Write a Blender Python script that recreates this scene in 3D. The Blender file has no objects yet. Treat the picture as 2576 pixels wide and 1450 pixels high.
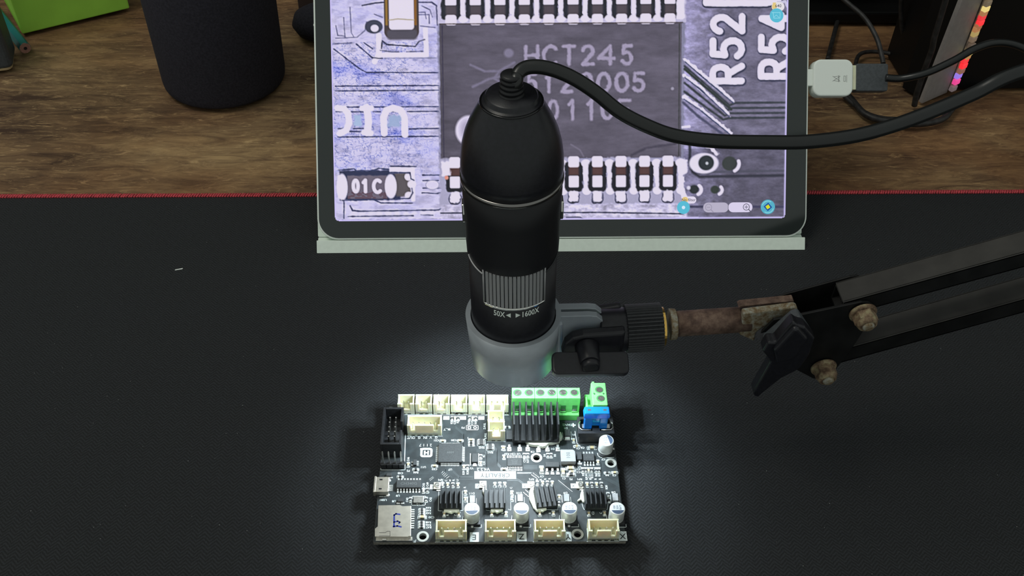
import bpy, bmesh, math, random
import numpy as np
from mathutils import Vector, Matrix
from mathutils.geometry import tessellate_polygon

S = bpy.context.scene
C = S.collection
MM = 0.001
PI = math.pi
random.seed(7)
rng = np.random.default_rng(5)

# ------------------------------------------------------------------ camera, world, lights, exposure
cam_data = bpy.data.cameras.new('camera')
cam = bpy.data.objects.new('camera', cam_data)
C.objects.link(cam)
cam_data.sensor_width = 36.0
cam_data.lens = 2515.3 / 2576 * 36.0
cam_data.clip_start = 0.01
cam_data.clip_end = 20
right, up, fwd = Vector((0.99898, -0.03799, 0.02427)), Vector((0.00871, 0.69082, 0.72297)), Vector((0.04424, 0.72202, -0.69045))
rot = Matrix((right, up, -fwd)).transposed().to_4x4()
cam.matrix_world = Matrix.Translation(Vector((-12.637, -253.631, 353.5)) * MM) @ rot
S.camera = cam

S.view_settings.view_transform = 'Standard'
S.view_settings.look = 'None'
S.view_settings.exposure = 0.0
S.view_settings.gamma = 1.0
S.view_settings.use_curve_mapping = False

world = bpy.data.worlds.new('dim_room')
S.world = world
world.use_nodes = True
bg = world.node_tree.nodes['Background']
bg.inputs[0].default_value = (0.92, 1.0, 0.96, 1)
bg.inputs[1].default_value = 0.43


def area_light(name, loc, target, size, power, color):
    d = bpy.data.lights.new(name, 'AREA')
    d.shape = 'RECTANGLE'
    d.size, d.size_y = size
    d.energy = power
    d.color = color
    o = bpy.data.objects.new(name, d)
    C.objects.link(o)
    o.location = loc
    o.rotation_euler = (Vector(target) - Vector(loc)).to_track_quat('-Z', 'Y').to_euler()
    return o


area_light('ceiling_lamp', (-0.9, 0.1, 1.9), (0, 0.1, 0), (0.9, 0.5), 11.0, (1.0, 0.96, 0.86))

# the microscope's own ring of eight white LEDs, inside the open end of its barrel
MIC = Vector((5.9, 22.0, 50.0))                # foot of the microscope's axis, mm
MIC_ROT = math.atan(-0.031)
for k in range(8):
    d = bpy.data.lights.new('ring_led_light', 'SPOT')
    d.energy = 0.048
    d.color = (0.80, 0.93, 1.0)
    d.spot_size = math.radians(158)
    d.spot_blend = 0.35
    d.shadow_soft_size = 0.0012
    o = bpy.data.objects.new('ring_led_light', d)
    C.objects.link(o)
    a = 2 * PI * (k + .5) / 8
    o.location = (MIC + Vector((9.2 * math.cos(a), 9.2 * math.sin(a), 5.6))) * MM
    o.rotation_euler.x = math.radians(-10)
    # the LED's moulded lens spreads its light evenly and ends it in a brighter rim
    d.use_nodes = True
    nt = d.node_tree
    em = nt.nodes['Emission']
    tc = nt.nodes.new('ShaderNodeTexCoord')
    sx = nt.nodes.new('ShaderNodeSeparateXYZ')
    nt.links.new(tc.outputs['Normal'], sx.inputs[0])
    ab = nt.nodes.new('ShaderNodeMath')
    ab.operation = 'ABSOLUTE'
    nt.links.new(sx.outputs['Z'], ab.inputs[0])
    rp = nt.nodes.new('ShaderNodeValToRGB')
    rp.color_ramp.interpolation = 'B_SPLINE'
    rp.color_ramp.elements[0].position, rp.color_ramp.elements[0].color = 0.0, (0, 0, 0, 1)
    rp.color_ramp.elements[1].position, rp.color_ramp.elements[1].color = 1.0, (.20, .20, .20, 1)
    for ps, v in ((.38, .08), (.454, .20), (.505, .34), (.557, .80), (.60, .42), (.648, .68), (.714, .78), (.787, .62)):
        k_ = rp.color_ramp.elements.new(ps)
        k_.color = (v, v, v, 1)
    nt.links.new(ab.outputs[0], rp.inputs['Fac'])
    mu = nt.nodes.new('ShaderNodeMath')
    mu.operation = 'MULTIPLY'
    mu.inputs[1].default_value = 3.0
    nt.links.new(rp.outputs['Color'], mu.inputs[0])
    nt.links.new(mu.outputs[0], em.inputs['Strength'])


# ------------------------------------------------------------------ materials
def mat(name, color, rough=0.5, metal=0.0, noise=0.0, nscale=200.0, bump=0.0, bscale=None, spec=0.5, emit=None, estr=1.0,
        alpha=1.0, trans=0.0, ior=1.45, color2=None, stretch=None, coat=0.0, sheen=0.0, ramp=(0.35, 0.65), detail=4.0):
    m = bpy.data.materials.new(name)
    m.use_nodes = True
    nt = m.node_tree
    b = nt.nodes['Principled BSDF']
    b.inputs['Base Color'].default_value = (*color, 1)
    b.inputs['Roughness'].default_value = rough
    b.inputs['Metallic'].default_value = metal
    b.inputs['Specular IOR Level'].default_value = spec
    b.inputs['Transmission Weight'].default_value = trans
    b.inputs['IOR'].default_value = ior
    b.inputs['Coat Weight'].default_value = coat
    b.inputs['Sheen Weight'].default_value = sheen
    b.inputs['Alpha'].default_value = alpha
    if emit:
        b.inputs['Emission Color'].default_value = (*emit, 1)
        b.inputs['Emission Strength'].default_value = estr
    tc = nt.nodes.new('ShaderNodeTexCoord')
    mp = nt.nodes.new('ShaderNodeMapping')
    nt.links.new(tc.outputs['Object'], mp.inputs['Vector'])
    if stretch:
        mp.inputs['Scale'].default_value = stretch
    if noise or color2:
        n = nt.nodes.new('ShaderNodeTexNoise')
        n.inputs['Scale'].default_value = nscale
        n.inputs['Detail'].default_value = detail
        nt.links.new(mp.outputs['Vector'], n.inputs['Vector'])
        r = nt.nodes.new('ShaderNodeValToRGB')
        c2 = color2 or tuple(min(1, c * (1 + noise)) for c in color)
        c1 = color if color2 else tuple(c * (1 - noise) for c in color)
        r.color_ramp.elements[0].color = (*c1, 1)
        r.color_ramp.elements[1].color = (*c2, 1)
        r.color_ramp.elements[0].position, r.color_ramp.elements[1].position = ramp
        nt.links.new(n.outputs['Fac'], r.inputs['Fac'])
        nt.links.new(r.outputs['Color'], b.inputs['Base Color'])
    if bump:
        n2 = nt.nodes.new('ShaderNodeTexNoise')
        n2.inputs['Scale'].default_value = bscale or nscale
        n2.inputs['Detail'].default_value = 3
        nt.links.new(mp.outputs['Vector'], n2.inputs['Vector'])
        bp = nt.nodes.new('ShaderNodeBump')
        bp.inputs['Strength'].default_value = 1.0
        bp.inputs['Distance'].default_value = bump * MM
        nt.links.new(n2.outputs['Fac'], bp.inputs['Height'])
        nt.links.new(bp.outputs['Normal'], b.inputs['Normal'])
    return m


def N(nt, kind, **kw):
    n = nt.nodes.new('ShaderNode' + kind)
    for k, v in kw.items():
        if k.startswith('i_'):
            n.inputs[k[2:].replace('_', ' ')].default_value = v
        else:
            setattr(n, k, v)
    return n


def math_node(nt, op, a, b=None):
    n = nt.nodes.new('ShaderNodeMath')
    n.operation = op
    for i, v in enumerate((a, b)):
        if v is None:
            continue
        if isinstance(v, (int, float)):
            n.inputs[i].default_value = v
        else:
            nt.links.new(v, n.inputs[i])
    return n.outputs[0]


def wood_material():
    m = bpy.data.materials.new('worn_stained_wood')
    m.use_nodes = True
    nt = m.node_tree
    b = nt.nodes['Principled BSDF']
    tc = N(nt, 'TexCoord')
    def noise(scale, stretch, detail=6, rough=0.6, dist=0.0):
        mp = N(nt, 'Mapping')
        mp.inputs['Scale'].default_value = stretch
        nt.links.new(tc.outputs['Object'], mp.inputs['Vector'])
        n = N(nt, 'TexNoise')
        n.inputs['Scale'].default_value = scale
        n.inputs['Detail'].default_value = detail
        n.inputs['Roughness'].default_value = rough
        n.inputs['Distortion'].default_value = dist
        nt.links.new(mp.outputs['Vector'], n.inputs['Vector'])
        return n.outputs['Fac']
    grain = noise(120, (0.22, 1.0, 1.0), 8, 0.80, 1.0)
    patch = noise(9, (0.6, 1.2, 1.0), 4, 0.6, 0.5)
    flake = noise(150, (0.42, 1.7, 1.0), 6, 0.72, 1.6)
    lines = noise(60, (0.03, 1.0, 1.0), 3, 0.5, 0.2)
    r1 = N(nt, 'ValToRGB')
    e = r1.color_ramp.elements
    e[0].position, e[0].color = 0.40, (0.060, 0.033, 0.021, 1)
    e[1].position, e[1].color = 0.63, (0.42, 0.28, 0.135, 1)
    k = r1.color_ramp.elements.new(0.5)
    k.color = (0.195, 0.122, 0.064, 1)
    s = math_node(nt, 'ADD', math_node(nt, 'MULTIPLY', grain, 0.50), math_node(nt, 'MULTIPLY', lines, 0.22))
    s = math_node(nt, 'ADD', s, math_node(nt, 'MULTIPLY', patch, 0.28))
    nt.links.new(s, r1.inputs['Fac'])
    r2 = N(nt, 'ValToRGB')
    r2.color_ramp.elements[0].position, r2.color_ramp.elements[0].color = 0.55, (0, 0, 0, 1)
    r2.color_ramp.elements[1].position, r2.color_ramp.elements[1].color = 0.68, (1, 1, 1, 1)
    nt.links.new(flake, r2.inputs['Fac'])
    mx = N(nt, 'Mix', data_type='RGBA')
    nt.links.new(math_node(nt, 'MULTIPLY', r2.outputs['Color'], 0.7), mx.inputs['Factor'])
    nt.links.new(r1.outputs['Color'], mx.inputs['A'])
    mx.inputs['B'].default_value = (0.55, 0.38, 0.19, 1)
    # the stain was brushed on unevenly: broad darker, redder patches
    big = noise(7.5, (0.8, 1.3, 1.0), 3, 0.5, 0.4)
    r4 = N(nt, 'ValToRGB')
    r4.color_ramp.elements[0].position, r4.color_ramp.elements[0].color = 0.42, (0.70, 0.58, 0.54, 1)
    r4.color_ramp.elements[1].position, r4.color_ramp.elements[1].color = 0.56, (1, 1, 1, 1)
    nt.links.new(big, r4.inputs['Fac'])
    m5 = N(nt, 'Mix', data_type='RGBA', blend_type='MULTIPLY')
    m5.inputs['Factor'].default_value = 1.0
    nt.links.new(mx.outputs['Result'], m5.inputs['A'])
    nt.links.new(r4.outputs['Color'], m5.inputs['B'])
    nt.links.new(m5.outputs['Result'], b.inputs['Base Color'])
    b.inputs['Roughness'].default_value = 0.62
    b.inputs['Specular IOR Level'].default_value = 0.25
    bp = N(nt, 'Bump')
    bp.inputs['Distance'].default_value = 0.0006
    nt.links.new(s, bp.inputs['Height'])
    nt.links.new(bp.outputs['Normal'], b.inputs['Normal'])
    return m


def mat_fabric():
    """black desk mat cloth: a fine herringbone weave, woven in the mesh's own coordinates"""
    m = bpy.data.materials.new('woven_black_cloth')
    m.use_nodes = True
    nt = m.node_tree
    b = nt.nodes['Principled BSDF']
    tc = N(nt, 'TexCoord')
    sp = N(nt, 'SeparateXYZ')
    nt.links.new(tc.outputs['Object'], sp.inputs[0])
    x = math_node(nt, 'MULTIPLY', sp.outputs['X'], 1000.0)
    y = math_node(nt, 'MULTIPLY', sp.outputs['Y'], 1000.0)
    n0 = N(nt, 'TexNoise')
    n0.inputs['Scale'].default_value = 900
    nt.links.new(tc.outputs['Object'], n0.inputs['Vector'])
    tri = math_node(nt, 'PINGPONG', x, 2.6)
    t = math_node(nt, 'ADD', math_node(nt, 'ADD', y, math_node(nt, 'MULTIPLY', tri, 1.0)), math_node(nt, 'MULTIPLY', n0.outputs['Fac'], 1.1))
    thr = math_node(nt, 'PINGPONG', t, 0.85)
    rr = N(nt, 'ValToRGB')
    rr.color_ramp.elements[0].position = 0.25
    rr.color_ramp.elements[1].position = 0.62
    rr.color_ramp.elements[0].color = (0.0145, 0.0160, 0.0172, 1)
    rr.color_ramp.elements[1].color = (0.0265, 0.0295, 0.033, 1)
    nt.links.new(thr, rr.inputs['Fac'])
    n1 = N(nt, 'TexNoise')
    n1.inputs['Scale'].default_value = 2600
    nt.links.new(tc.outputs['Object'], n1.inputs['Vector'])
    mx = N(nt, 'Mix', data_type='RGBA')
    mx.blend_type = 'MULTIPLY'
    mx.inputs['Factor'].default_value = 0.7
    nt.links.new(rr.outputs['Color'], mx.inputs['A'])
    nt.links.new(n1.outputs['Color'], mx.inputs['B'])
    r3 = N(nt, 'ValToRGB')
    r3.color_ramp.elements[0].position, r3.color_ramp.elements[1].position = 0.3, 0.7
    r3.color_ramp.elements[0].color = (0.35, 0.35, 0.35, 1)
    nt.links.new(n1.outputs['Fac'], r3.inputs['Fac'])
    nt.links.new(r3.outputs['Color'], mx.inputs['B'])
    nt.links.new(mx.outputs['Result'], b.inputs['Base Color'])
    b.inputs['Roughness'].default_value = 0.85
    b.inputs['Specular IOR Level'].default_value = 0.3
    bp = N(nt, 'Bump')
    bp.inputs['Distance'].default_value = 0.00014
    nt.links.new(thr, bp.inputs['Height'])
    nt.links.new(bp.outputs['Normal'], b.inputs['Normal'])
    return m


def rust_material(name, c1, c2, c3, scale=350):
    m = bpy.data.materials.new(name)
    m.use_nodes = True
    nt = m.node_tree
    b = nt.nodes['Principled BSDF']
    tc = N(nt, 'TexCoord')
    n = N(nt, 'TexNoise')
    n.inputs['Scale'].default_value = scale
    n.inputs['Detail'].default_value = 6
    n.inputs['Roughness'].default_value = 0.7
    nt.links.new(tc.outputs['Object'], n.inputs['Vector'])
    r = N(nt, 'ValToRGB')
    e = r.color_ramp.elements
    e[0].position, e[0].color = 0.38, (*c1, 1)
    e[1].position, e[1].color = 0.62, (*c3, 1)
    k = e.new(0.5)
    k.color = (*c2, 1)
    nt.links.new(n.outputs['Fac'], r.inputs['Fac'])
    nt.links.new(r.outputs['Color'], b.inputs['Base Color'])
    b.inputs['Roughness'].default_value = 0.75
    b.inputs['Metallic'].default_value = 0.15
    bp = N(nt, 'Bump')
    bp.inputs['Distance'].default_value = 0.00025
    nt.links.new(n.outputs['Fac'], bp.inputs['Height'])
    nt.links.new(bp.outputs['Normal'], b.inputs['Normal'])
    return m


def layered_material(name, color, pitch=0.3):
    """grey printed plastic with fine horizontal layer lines"""
    m = mat(name, color, rough=0.38, metal=0.35, noise=0.12, nscale=60)
    nt = m.node_tree
    b = nt.nodes['Principled BSDF']
    tc = N(nt, 'TexCoord')
    sp = N(nt, 'SeparateXYZ')
    nt.links.new(tc.outputs['Object'], sp.inputs[0])
    z = math_node(nt, 'PINGPONG', math_node(nt, 'MULTIPLY', sp.outputs['Z'], 1000.0), pitch / 2)
    bp = N(nt, 'Bump')
    bp.inputs['Distance'].default_value = 0.00004
    bp.inputs['Strength'].default_value = 0.7
    nt.links.new(math_node(nt, 'MULTIPLY', z, 2 / pitch), bp.inputs['Height'])
    nt.links.new(bp.outputs['Normal'], b.inputs['Normal'])
    return m


M = dict(
    wood=wood_material(),
    cloth=mat_fabric(),
    red=mat('red_thread', (0.50, 0.06, 0.075), 0.8, noise=0.3, nscale=900),
    pcb=mat('black_solder_mask', (0.024, 0.031, 0.034), 0.55, noise=0.3, nscale=260, bump=0.02, bscale=500, spec=0.45),
    pcb_edge=mat('board_edge_laminate', (0.20, 0.19, 0.16), 0.6, noise=0.3, nscale=900),
    silk=mat('white_board_print', (0.64, 0.70, 0.70), 0.7),
    silk_dark=mat('dark_letter_ink', (0.012, 0.016, 0.018), 0.5),
    trace=mat('covered_copper_trace', (0.050, 0.062, 0.066), 0.4, spec=0.6),
    ivory=mat('ivory_nylon', (0.70, 0.69, 0.50), 0.42, noise=0.05, nscale=300),
    tin=mat('tinned_metal', (0.75, 0.74, 0.70), 0.28, 1.0, noise=0.12, nscale=900),
    solder=mat('shiny_solder', (0.86, 0.87, 0.85), 0.35, 0.8, bump=0.05, bscale=700),
    steel=mat('stamped_steel', (0.56, 0.53, 0.46), 0.40, 0.85, noise=0.08, nscale=400),
    alu=mat('aluminium_can', (0.66, 0.68, 0.66), 0.42, 0.35),
    canlid=mat('aluminium_lid', (0.62, 0.66, 0.69), 0.5, 0.2),
    black=mat('black_plastic', (0.008, 0.008, 0.011), 0.38, noise=0.2, nscale=700, bump=0.02, bscale=2000),
    black_gloss=mat('glossy_black_plastic', (0.005, 0.005, 0.006), 0.10),
    rubber=mat('soft_black_rubber', (0.0085, 0.0085, 0.010), 0.42, bump=0.02, bscale=2500, spec=0.4),
    hdr=mat('black_header_plastic', (0.016, 0.017, 0.019), 0.42, noise=0.2, nscale=900),
    sink=mat('black_anodised_aluminium', (0.018, 0.020, 0.022), 0.5, 0.1, noise=0.2, nscale=900),
    chip=mat('chip_epoxy', (0.040, 0.044, 0.046), 0.55, noise=0.15, nscale=1500, bump=0.02, bscale=3000),
    paste=mat('white_thermal_glue', (0.78, 0.80, 0.68), 0.45, bump=0.3, bscale=300),
    green=mat('green_terminal_plastic', (0.13, 0.52, 0.13), 0.45, noise=0.08, nscale=500),
    green_dark=mat('green_terminal_recess', (0.035, 0.17, 0.045), 0.5),
    blue=mat('translucent_blue_plastic', (0.015, 0.30, 0.92), 0.12, trans=0.6, ior=1.45),
    tan=mat('tan_ceramic', (0.46, 0.38, 0.22), 0.5),
    brown=mat('dark_resistor_body', (0.05, 0.05, 0.05), 0.4),
    induct=mat('grey_ferrite', (0.30, 0.31, 0.32), 0.45, noise=0.06, nscale=900, bump=0.02, bscale=2000),
    gold=mat('brass', (0.80, 0.50, 0.13), 0.22, 1.0),
    goldpad=mat('plated_ring', (0.66, 0.68, 0.64), 0.35, 0.7),
    printed=layered_material('printed_grey_plastic', (0.32, 0.35, 0.38)),
    rust=rust_material('rusty_tube_steel', (0.060, 0.034, 0.024), (0.105, 0.062, 0.045), (0.16, 0.105, 0.075), 250),
    rust2=rust_material('galvanised_rusting_steel', (0.12, 0.072, 0.03), (0.20, 0.165, 0.105), (0.28, 0.28, 0.24), 420),
    rust3=rust_material('rusty_nut_steel', (0.08, 0.045, 0.025), (0.18, 0.12, 0.07), (0.27, 0.23, 0.13), 300),
    armpaint=mat('black_painted_steel', (0.006, 0.006, 0.006), 0.45, spec=0.3, noise=0.4, nscale=120, bump=0.02, bscale=900),
    dusty=mat('lit_top_black_paint', (0.034, 0.032, 0.029), 0.7, noise=0.3, nscale=60),  # overhead light put into the colour: lighter black for the bar tops
    darkchrome=mat('dark_chrome', (0.22, 0.21, 0.20), 0.22, 1.0),
    silver=mat('silver_plastic', (0.34, 0.34, 0.345), 0.42, 0.35),
    chrome=mat('chrome', (0.75, 0.74, 0.70), 0.15, 1.0),
    cable=mat('black_cable_jacket', (0.009, 0.010, 0.010), 0.30, spec=0.55),
    cable_old=mat('old_black_cable', (0.018, 0.017, 0.017), 0.5, noise=0.5, nscale=300),
    tabframe=mat('pale_silver_frame', (0.80, 0.86, 0.80), 0.35, 0.2),
    tabcover=mat('pale_grey_cover', (0.74, 0.83, 0.75), 0.55, noise=0.03, nscale=400),
    bezel=mat('black_glass_bezel', (0.022, 0.028, 0.027), 0.08, spec=0.7),
    white_pl=mat('white_plastic', (0.80, 0.85, 0.80), 0.45),
    grey_pl=mat('dark_grey_plastic', (0.055, 0.062, 0.068), 0.5, noise=0.15, nscale=800),
    greenbox=mat('lime_green_card', (0.40, 0.82, 0.09), 0.55, noise=0.05, nscale=60),
    teal=mat('teal_pencil_paint', (0.012, 0.16, 0.17), 0.35),
    pencilwood=mat('pencil_wood', (0.32, 0.16, 0.12), 0.7, noise=0.2, nscale=1500),
    container=mat('matte_black_cloth_skin', (0.026, 0.025, 0.033), 0.9, noise=0.2, nscale=800, spec=0.2, bump=0.05, bscale=2500),
    post=mat('grey_brushed_panel', (0.30, 0.275, 0.265), 0.5, 0.1, noise=0.06, nscale=300),
    case=mat('black_case_steel', (0.0035, 0.0035, 0.0035), 0.5, spec=0.3),
    pale_wood=mat('pale_pine', (0.50, 0.36, 0.19), 0.6, noise=0.15, nscale=60, stretch=(0.2, 1, 1)),
    darkwood=mat('dark_board', (0.075, 0.05, 0.045), 0.7, noise=0.25, nscale=60, stretch=(0.2, 1, 1)),
    floor=mat('brown_floor', (0.08, 0.06, 0.05), 0.6, noise=0.2, nscale=10),
    wall=mat('dim_wall_paint', (0.02, 0.018, 0.018), 0.8, noise=0.1, nscale=8),
    ink=mat('blue_marker_ink', (0.02, 0.035, 0.25), 0.4),
    greyprint=mat('faint_laser_print', (0.11, 0.12, 0.12), 0.5),
    canprint=mat('can_lid_print', (0.045, 0.07, 0.12), 0.5),
    bin_ink=mat('grey_print', (0.25, 0.26, 0.25), 0.6),
)


b = M['ivory'].node_tree.nodes['Principled BSDF']
b.inputs['Subsurface Weight'].default_value = 0.6
b.inputs['Subsurface Radius'].default_value = (1.0, 0.62, 0.22)
b.inputs['Subsurface Scale'].default_value = 0.0016


# ------------------------------------------------------------------ mesh building
class MB:
    def __init__(s):
        s.v, s.f, s.sm = [], [], []
        s.x = Matrix.Identity(4)

    def add(s, vs, fs, smooth=False):
        o = len(s.v)
        s.v += [tuple(s.x @ Vector(p)) for p in vs]
        s.f += [tuple(i + o for i in f) for f in fs]
        s.sm += [smooth] * len(fs)
        return s

    def box(s, x0, x1, y0, y1, z0, z1):
        vs = [(x, y, z) for z in (z0, z1) for y in (y0, y1) for x in (x0, x1)]
        return s.add(vs, [(0, 2, 3, 1), (4, 5, 7, 6), (0, 1, 5, 4), (2, 6, 7, 3), (0, 4, 6, 2), (1, 3, 7, 5)])

    def cbox(s, cx, cy, cz, w, d, h, rz=0.0):
        old = s.x
        s.x = s.x @ Matrix.Translation((cx, cy, cz)) @ Matrix.Rotation(math.radians(rz), 4, 'Z')
        s.box(-w / 2, w / 2, -d / 2, d / 2, -h / 2, h / 2)
        s.x = old
        return s

    def rbox(s, x0, x1, y0, y1, z0, z1, r, n=4):
        """box with rounded vertical edges"""
        return s.prism(round_rect(x0, x1, y0, y1, r, n), z0, z1)

    def prism(s, poly, z0, z1, holes=(), swap=None):
        loops = [list(poly)] + [list(h) for h in holes]
        flat = [p for l in loops for p in l]
        tris = tessellate_polygon([[Vector((p[0], p[1], 0)) for p in l] for l in loops])
        n = len(flat)
        if swap == 'Y':       # poly in x,z ; extruded along y
            vs = [(p[0], z0, p[1]) for p in flat] + [(p[0], z1, p[1]) for p in flat]
        elif swap == 'X':     # poly in y,z ; extruded along x
            vs = [(z0, p[0], p[1]) for p in flat] + [(z1, p[0], p[1]) for p in flat]
        else:
            vs = [(p[0], p[1], z0) for p in flat] + [(p[0], p[1], z1) for p in flat]
        if not holes:
            fs = [tuple(range(n)), tuple(range(n, 2 * n))]
        else:
            fs = [tuple(t) for t in tris] + [tuple(i + n for i in t) for t in tris]
        o = 0
        for l in loops:
            k = len(l)
            fs += [(o + i, o + (i + 1) % k, n + o + (i + 1) % k, n + o + i) for i in range(k)]
            o += k
        return s.add(vs, fs)

    def lathe(s, prof, n=48, center=(0, 0, 0), closed=False, smooth=True):
        vs, fs = [], []
        for r, z in prof:
            for k in range(n):
                a = 2 * PI * k / n
                vs.append((center[0] + r * math.cos(a), center[1] + r * math.sin(a), center[2] + z))
        m = len(prof)
        for i in range(m - 1 + (1 if closed else 0)):
            j = (i + 1) % m
            for k in range(n):
                fs.append((i * n + k, i * n + (k + 1) % n, j * n + (k + 1) % n, j * n + k))
        s.add(vs, fs, smooth)
        if not closed:
            o = len(s.v) - len(vs)
            if prof[0][0] > 1e-6:
                s.f.append(tuple(o + k for k in range(n)))
                s.sm.append(False)
            if prof[-1][0] > 1e-6:
                s.f.append(tuple(o + (m - 1) * n + k for k in range(n)))
                s.sm.append(False)
        return s

    def cyl(s, p0, p1, r0, r1=None, n=24, smooth=True):
        p0, p1 = Vector(p0), Vector(p1)
        r1 = r0 if r1 is None else r1
        d = p1 - p0
        q = d.to_track_quat('Z', 'Y').to_matrix().to_4x4()
        old = s.x
        s.x = s.x @ Matrix.Translation(p0) @ q
        s.lathe([(r0, 0), (r1, d.length)], n, smooth=smooth)
        s.x = old
        return s

    def tube(s, pts, r, n=12, sub=8, smooth=True):
        P = [Vector(p) for p in pts]
        if sub > 1 and len(P) > 2:
            Q = []
            for i in range(len(P) - 1):
                a, b, c, d = P[max(i - 1, 0)], P[i], P[i + 1], P[min(i + 2, len(P) - 1)]
                for k in range(sub):
                    t = k / sub
                    Q.append(0.5 * ((2 * b) + (c - a) * t + (2 * a - 5 * b + 4 * c - d) * t * t + (3 * b - a - 3 * c + d) * t ** 3))
            Q.append(P[-1])
            P = Q
        vs, fs = [], []
        ref = None
        for i, p in enumerate(P):
            t = (P[min(i + 1, len(P) - 1)] - P[max(i - 1, 0)]).normalized()
            if ref is None:
                ref = t.orthogonal().normalized()
            ref = (ref - t * ref.dot(t)).normalized()
            w = t.cross(ref)
            rr = r[i * len(r) // len(P)] if isinstance(r, (list, tuple)) else r
            for k in range(n):
                a = 2 * PI * k / n
                vs.append(tuple(p + ref * rr * math.cos(a) + w * rr * math.sin(a)))
        m = len(P)
        for i in range(m - 1):
            for k in range(n):
                fs.append((i * n + k, i * n + (k + 1) % n, (i + 1) * n + (k + 1) % n, (i + 1) * n + k))
        s.add(vs, fs, smooth)
        o = len(s.v) - len(vs)
        s.f += [tuple(o + k for k in range(n)), tuple(o + (m - 1) * n + k for k in range(n))]
        s.sm += [False, False]
        return s

    def text(s, string, size, loc=(0, 0, 0), rz=0.0, depth=0.0, bold=0.0, spacing=1.0, sx=1.0):
        vs, fs = text_mesh(string, bold, spacing)
        old = s.x
        s.x = s.x @ Matrix.Translation(loc) @ Matrix.Rotation(math.radians(rz), 4, 'Z') @ Matrix.Diagonal((size * sx, size, 1, 1))
        s.add([(x, y, 0) for x, y in vs], fs)
        s.x = old
        return s

    def build(s, name, material, parent=None, loc=None, bevel=0.0, seg=2, kind=None, label=None, flat=False):
        me = bpy.data.meshes.new(name)
        me.from_pydata([(p[0] * MM, p[1] * MM, p[2] * MM) for p in s.v], [], s.f)
        for p, q in zip(me.polygons, s.sm):
            p.use_smooth = q
        if not flat:
            bm = bmesh.new()
            bm.from_mesh(me)
            bmesh.ops.recalc_face_normals(bm, faces=bm.faces)
            bm.to_mesh(me)
            bm.free()
        me.materials.append(material)
        return link(name, me, parent, loc, bevel, seg, kind, label)


def link(name, me, parent=None, loc=None, bevel=0.0, seg=2, kind=None, label=None, rz=0.0):
    o = bpy.data.objects.new(name, me)
    C.objects.link(o)
    if parent is not None:
        o.parent = parent
    if loc is not None:
        o.location = Vector(loc) * MM
    if rz:
        o.rotation_euler.z = math.radians(rz)
    if bevel:
        b = o.modifiers.new('bevel', 'BEVEL')
        b.width = bevel * MM
        b.segments = seg
        b.limit_method = 'ANGLE'
        b.angle_limit = math.radians(40)
    if kind:
        o['kind'] = kind
    if label:
        o['label'] = label
    return o


_tc = {}


def text_mesh(string, bold=0.0, spacing=1.0):
    """outline of a string as a flat mesh, centred, cap height 1"""
    key = (string, bold, spacing)
    if key not in _tc:
        cu = bpy.data.curves.new('lettering', 'FONT')
        cu.body = string
        cu.align_x, cu.align_y = 'CENTER', 'CENTER'
        cu.size = 1.0 / 0.69
        cu.offset = bold
        cu.space_character = spacing
        cu.resolution_u = 2
        ob = bpy.data.objects.new('lettering', cu)
        C.objects.link(ob)
        dg = bpy.context.evaluated_depsgraph_get()
        me = bpy.data.meshes.new_from_object(ob.evaluated_get(dg))
        vs = [(v.co.x, v.co.y) for v in me.vertices]
        fs = [tuple(p.vertices) for p in me.polygons]
        bpy.data.objects.remove(ob)
        bpy.data.curves.remove(cu)
        bpy.data.meshes.remove(me)
        _tc[key] = (vs, fs)
    return _tc[key]


def round_rect(x0, x1, y0, y1, r, n=4):
    pts = []
    for cx, cy, a0 in ((x1 - r, y1 - r, 0), (x0 + r, y1 - r, 90), (x0 + r, y0 + r, 180), (x1 - r, y0 + r, 270)):
        for k in range(n + 1):
            a = math.radians(a0 + 90 * k / n)
            pts.append((cx + r * math.cos(a), cy + r * math.sin(a)))
    return pts


def circle(cx, cy, r, n=28):
    return [(cx + r * math.cos(2 * PI * k / n), cy + r * math.sin(2 * PI * k / n)) for k in range(n)]


def thing(name, label, cat, loc=(0, 0, 0), rot=(0, 0, 0), group=None):
    o = bpy.data.objects.new(name, None)
    C.objects.link(o)
    o.empty_display_size = 0.01
    o.location = Vector(loc) * MM
    o.rotation_euler = rot
    return tag(o, label, cat, group)


def tag(o, label, cat, group=None):
    o['label'] = label
    o['category'] = cat
    if group:
        o['group'] = group
    return o

# ------------------------------------------------------------------ the room around the desk
fl = MB().box(-2500, 2500, -1500, 1300, -780, -740).build('floor', M['floor'])
fl['kind'] = 'structure'
wl = MB().box(-2500, 2500, 1300, 1350, -740, 1600).build('wall_back', M['wall'])
wl['kind'] = 'structure'

desk = thing('wooden_desk', 'wide brown wooden desk with worn streaky stain that everything stands on', 'desk', (0, 0, -742))
MB().box(-800, 900, -230, 640, 709, 739.8).build('desktop', M['wood'], desk)
for sx in (-770, 830):
    for sy in (-200, 570):
        MB().box(sx, sx + 45, sy, sy + 45, 2, 709).build('leg', M['darkwood'], desk, bevel=2)

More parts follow.
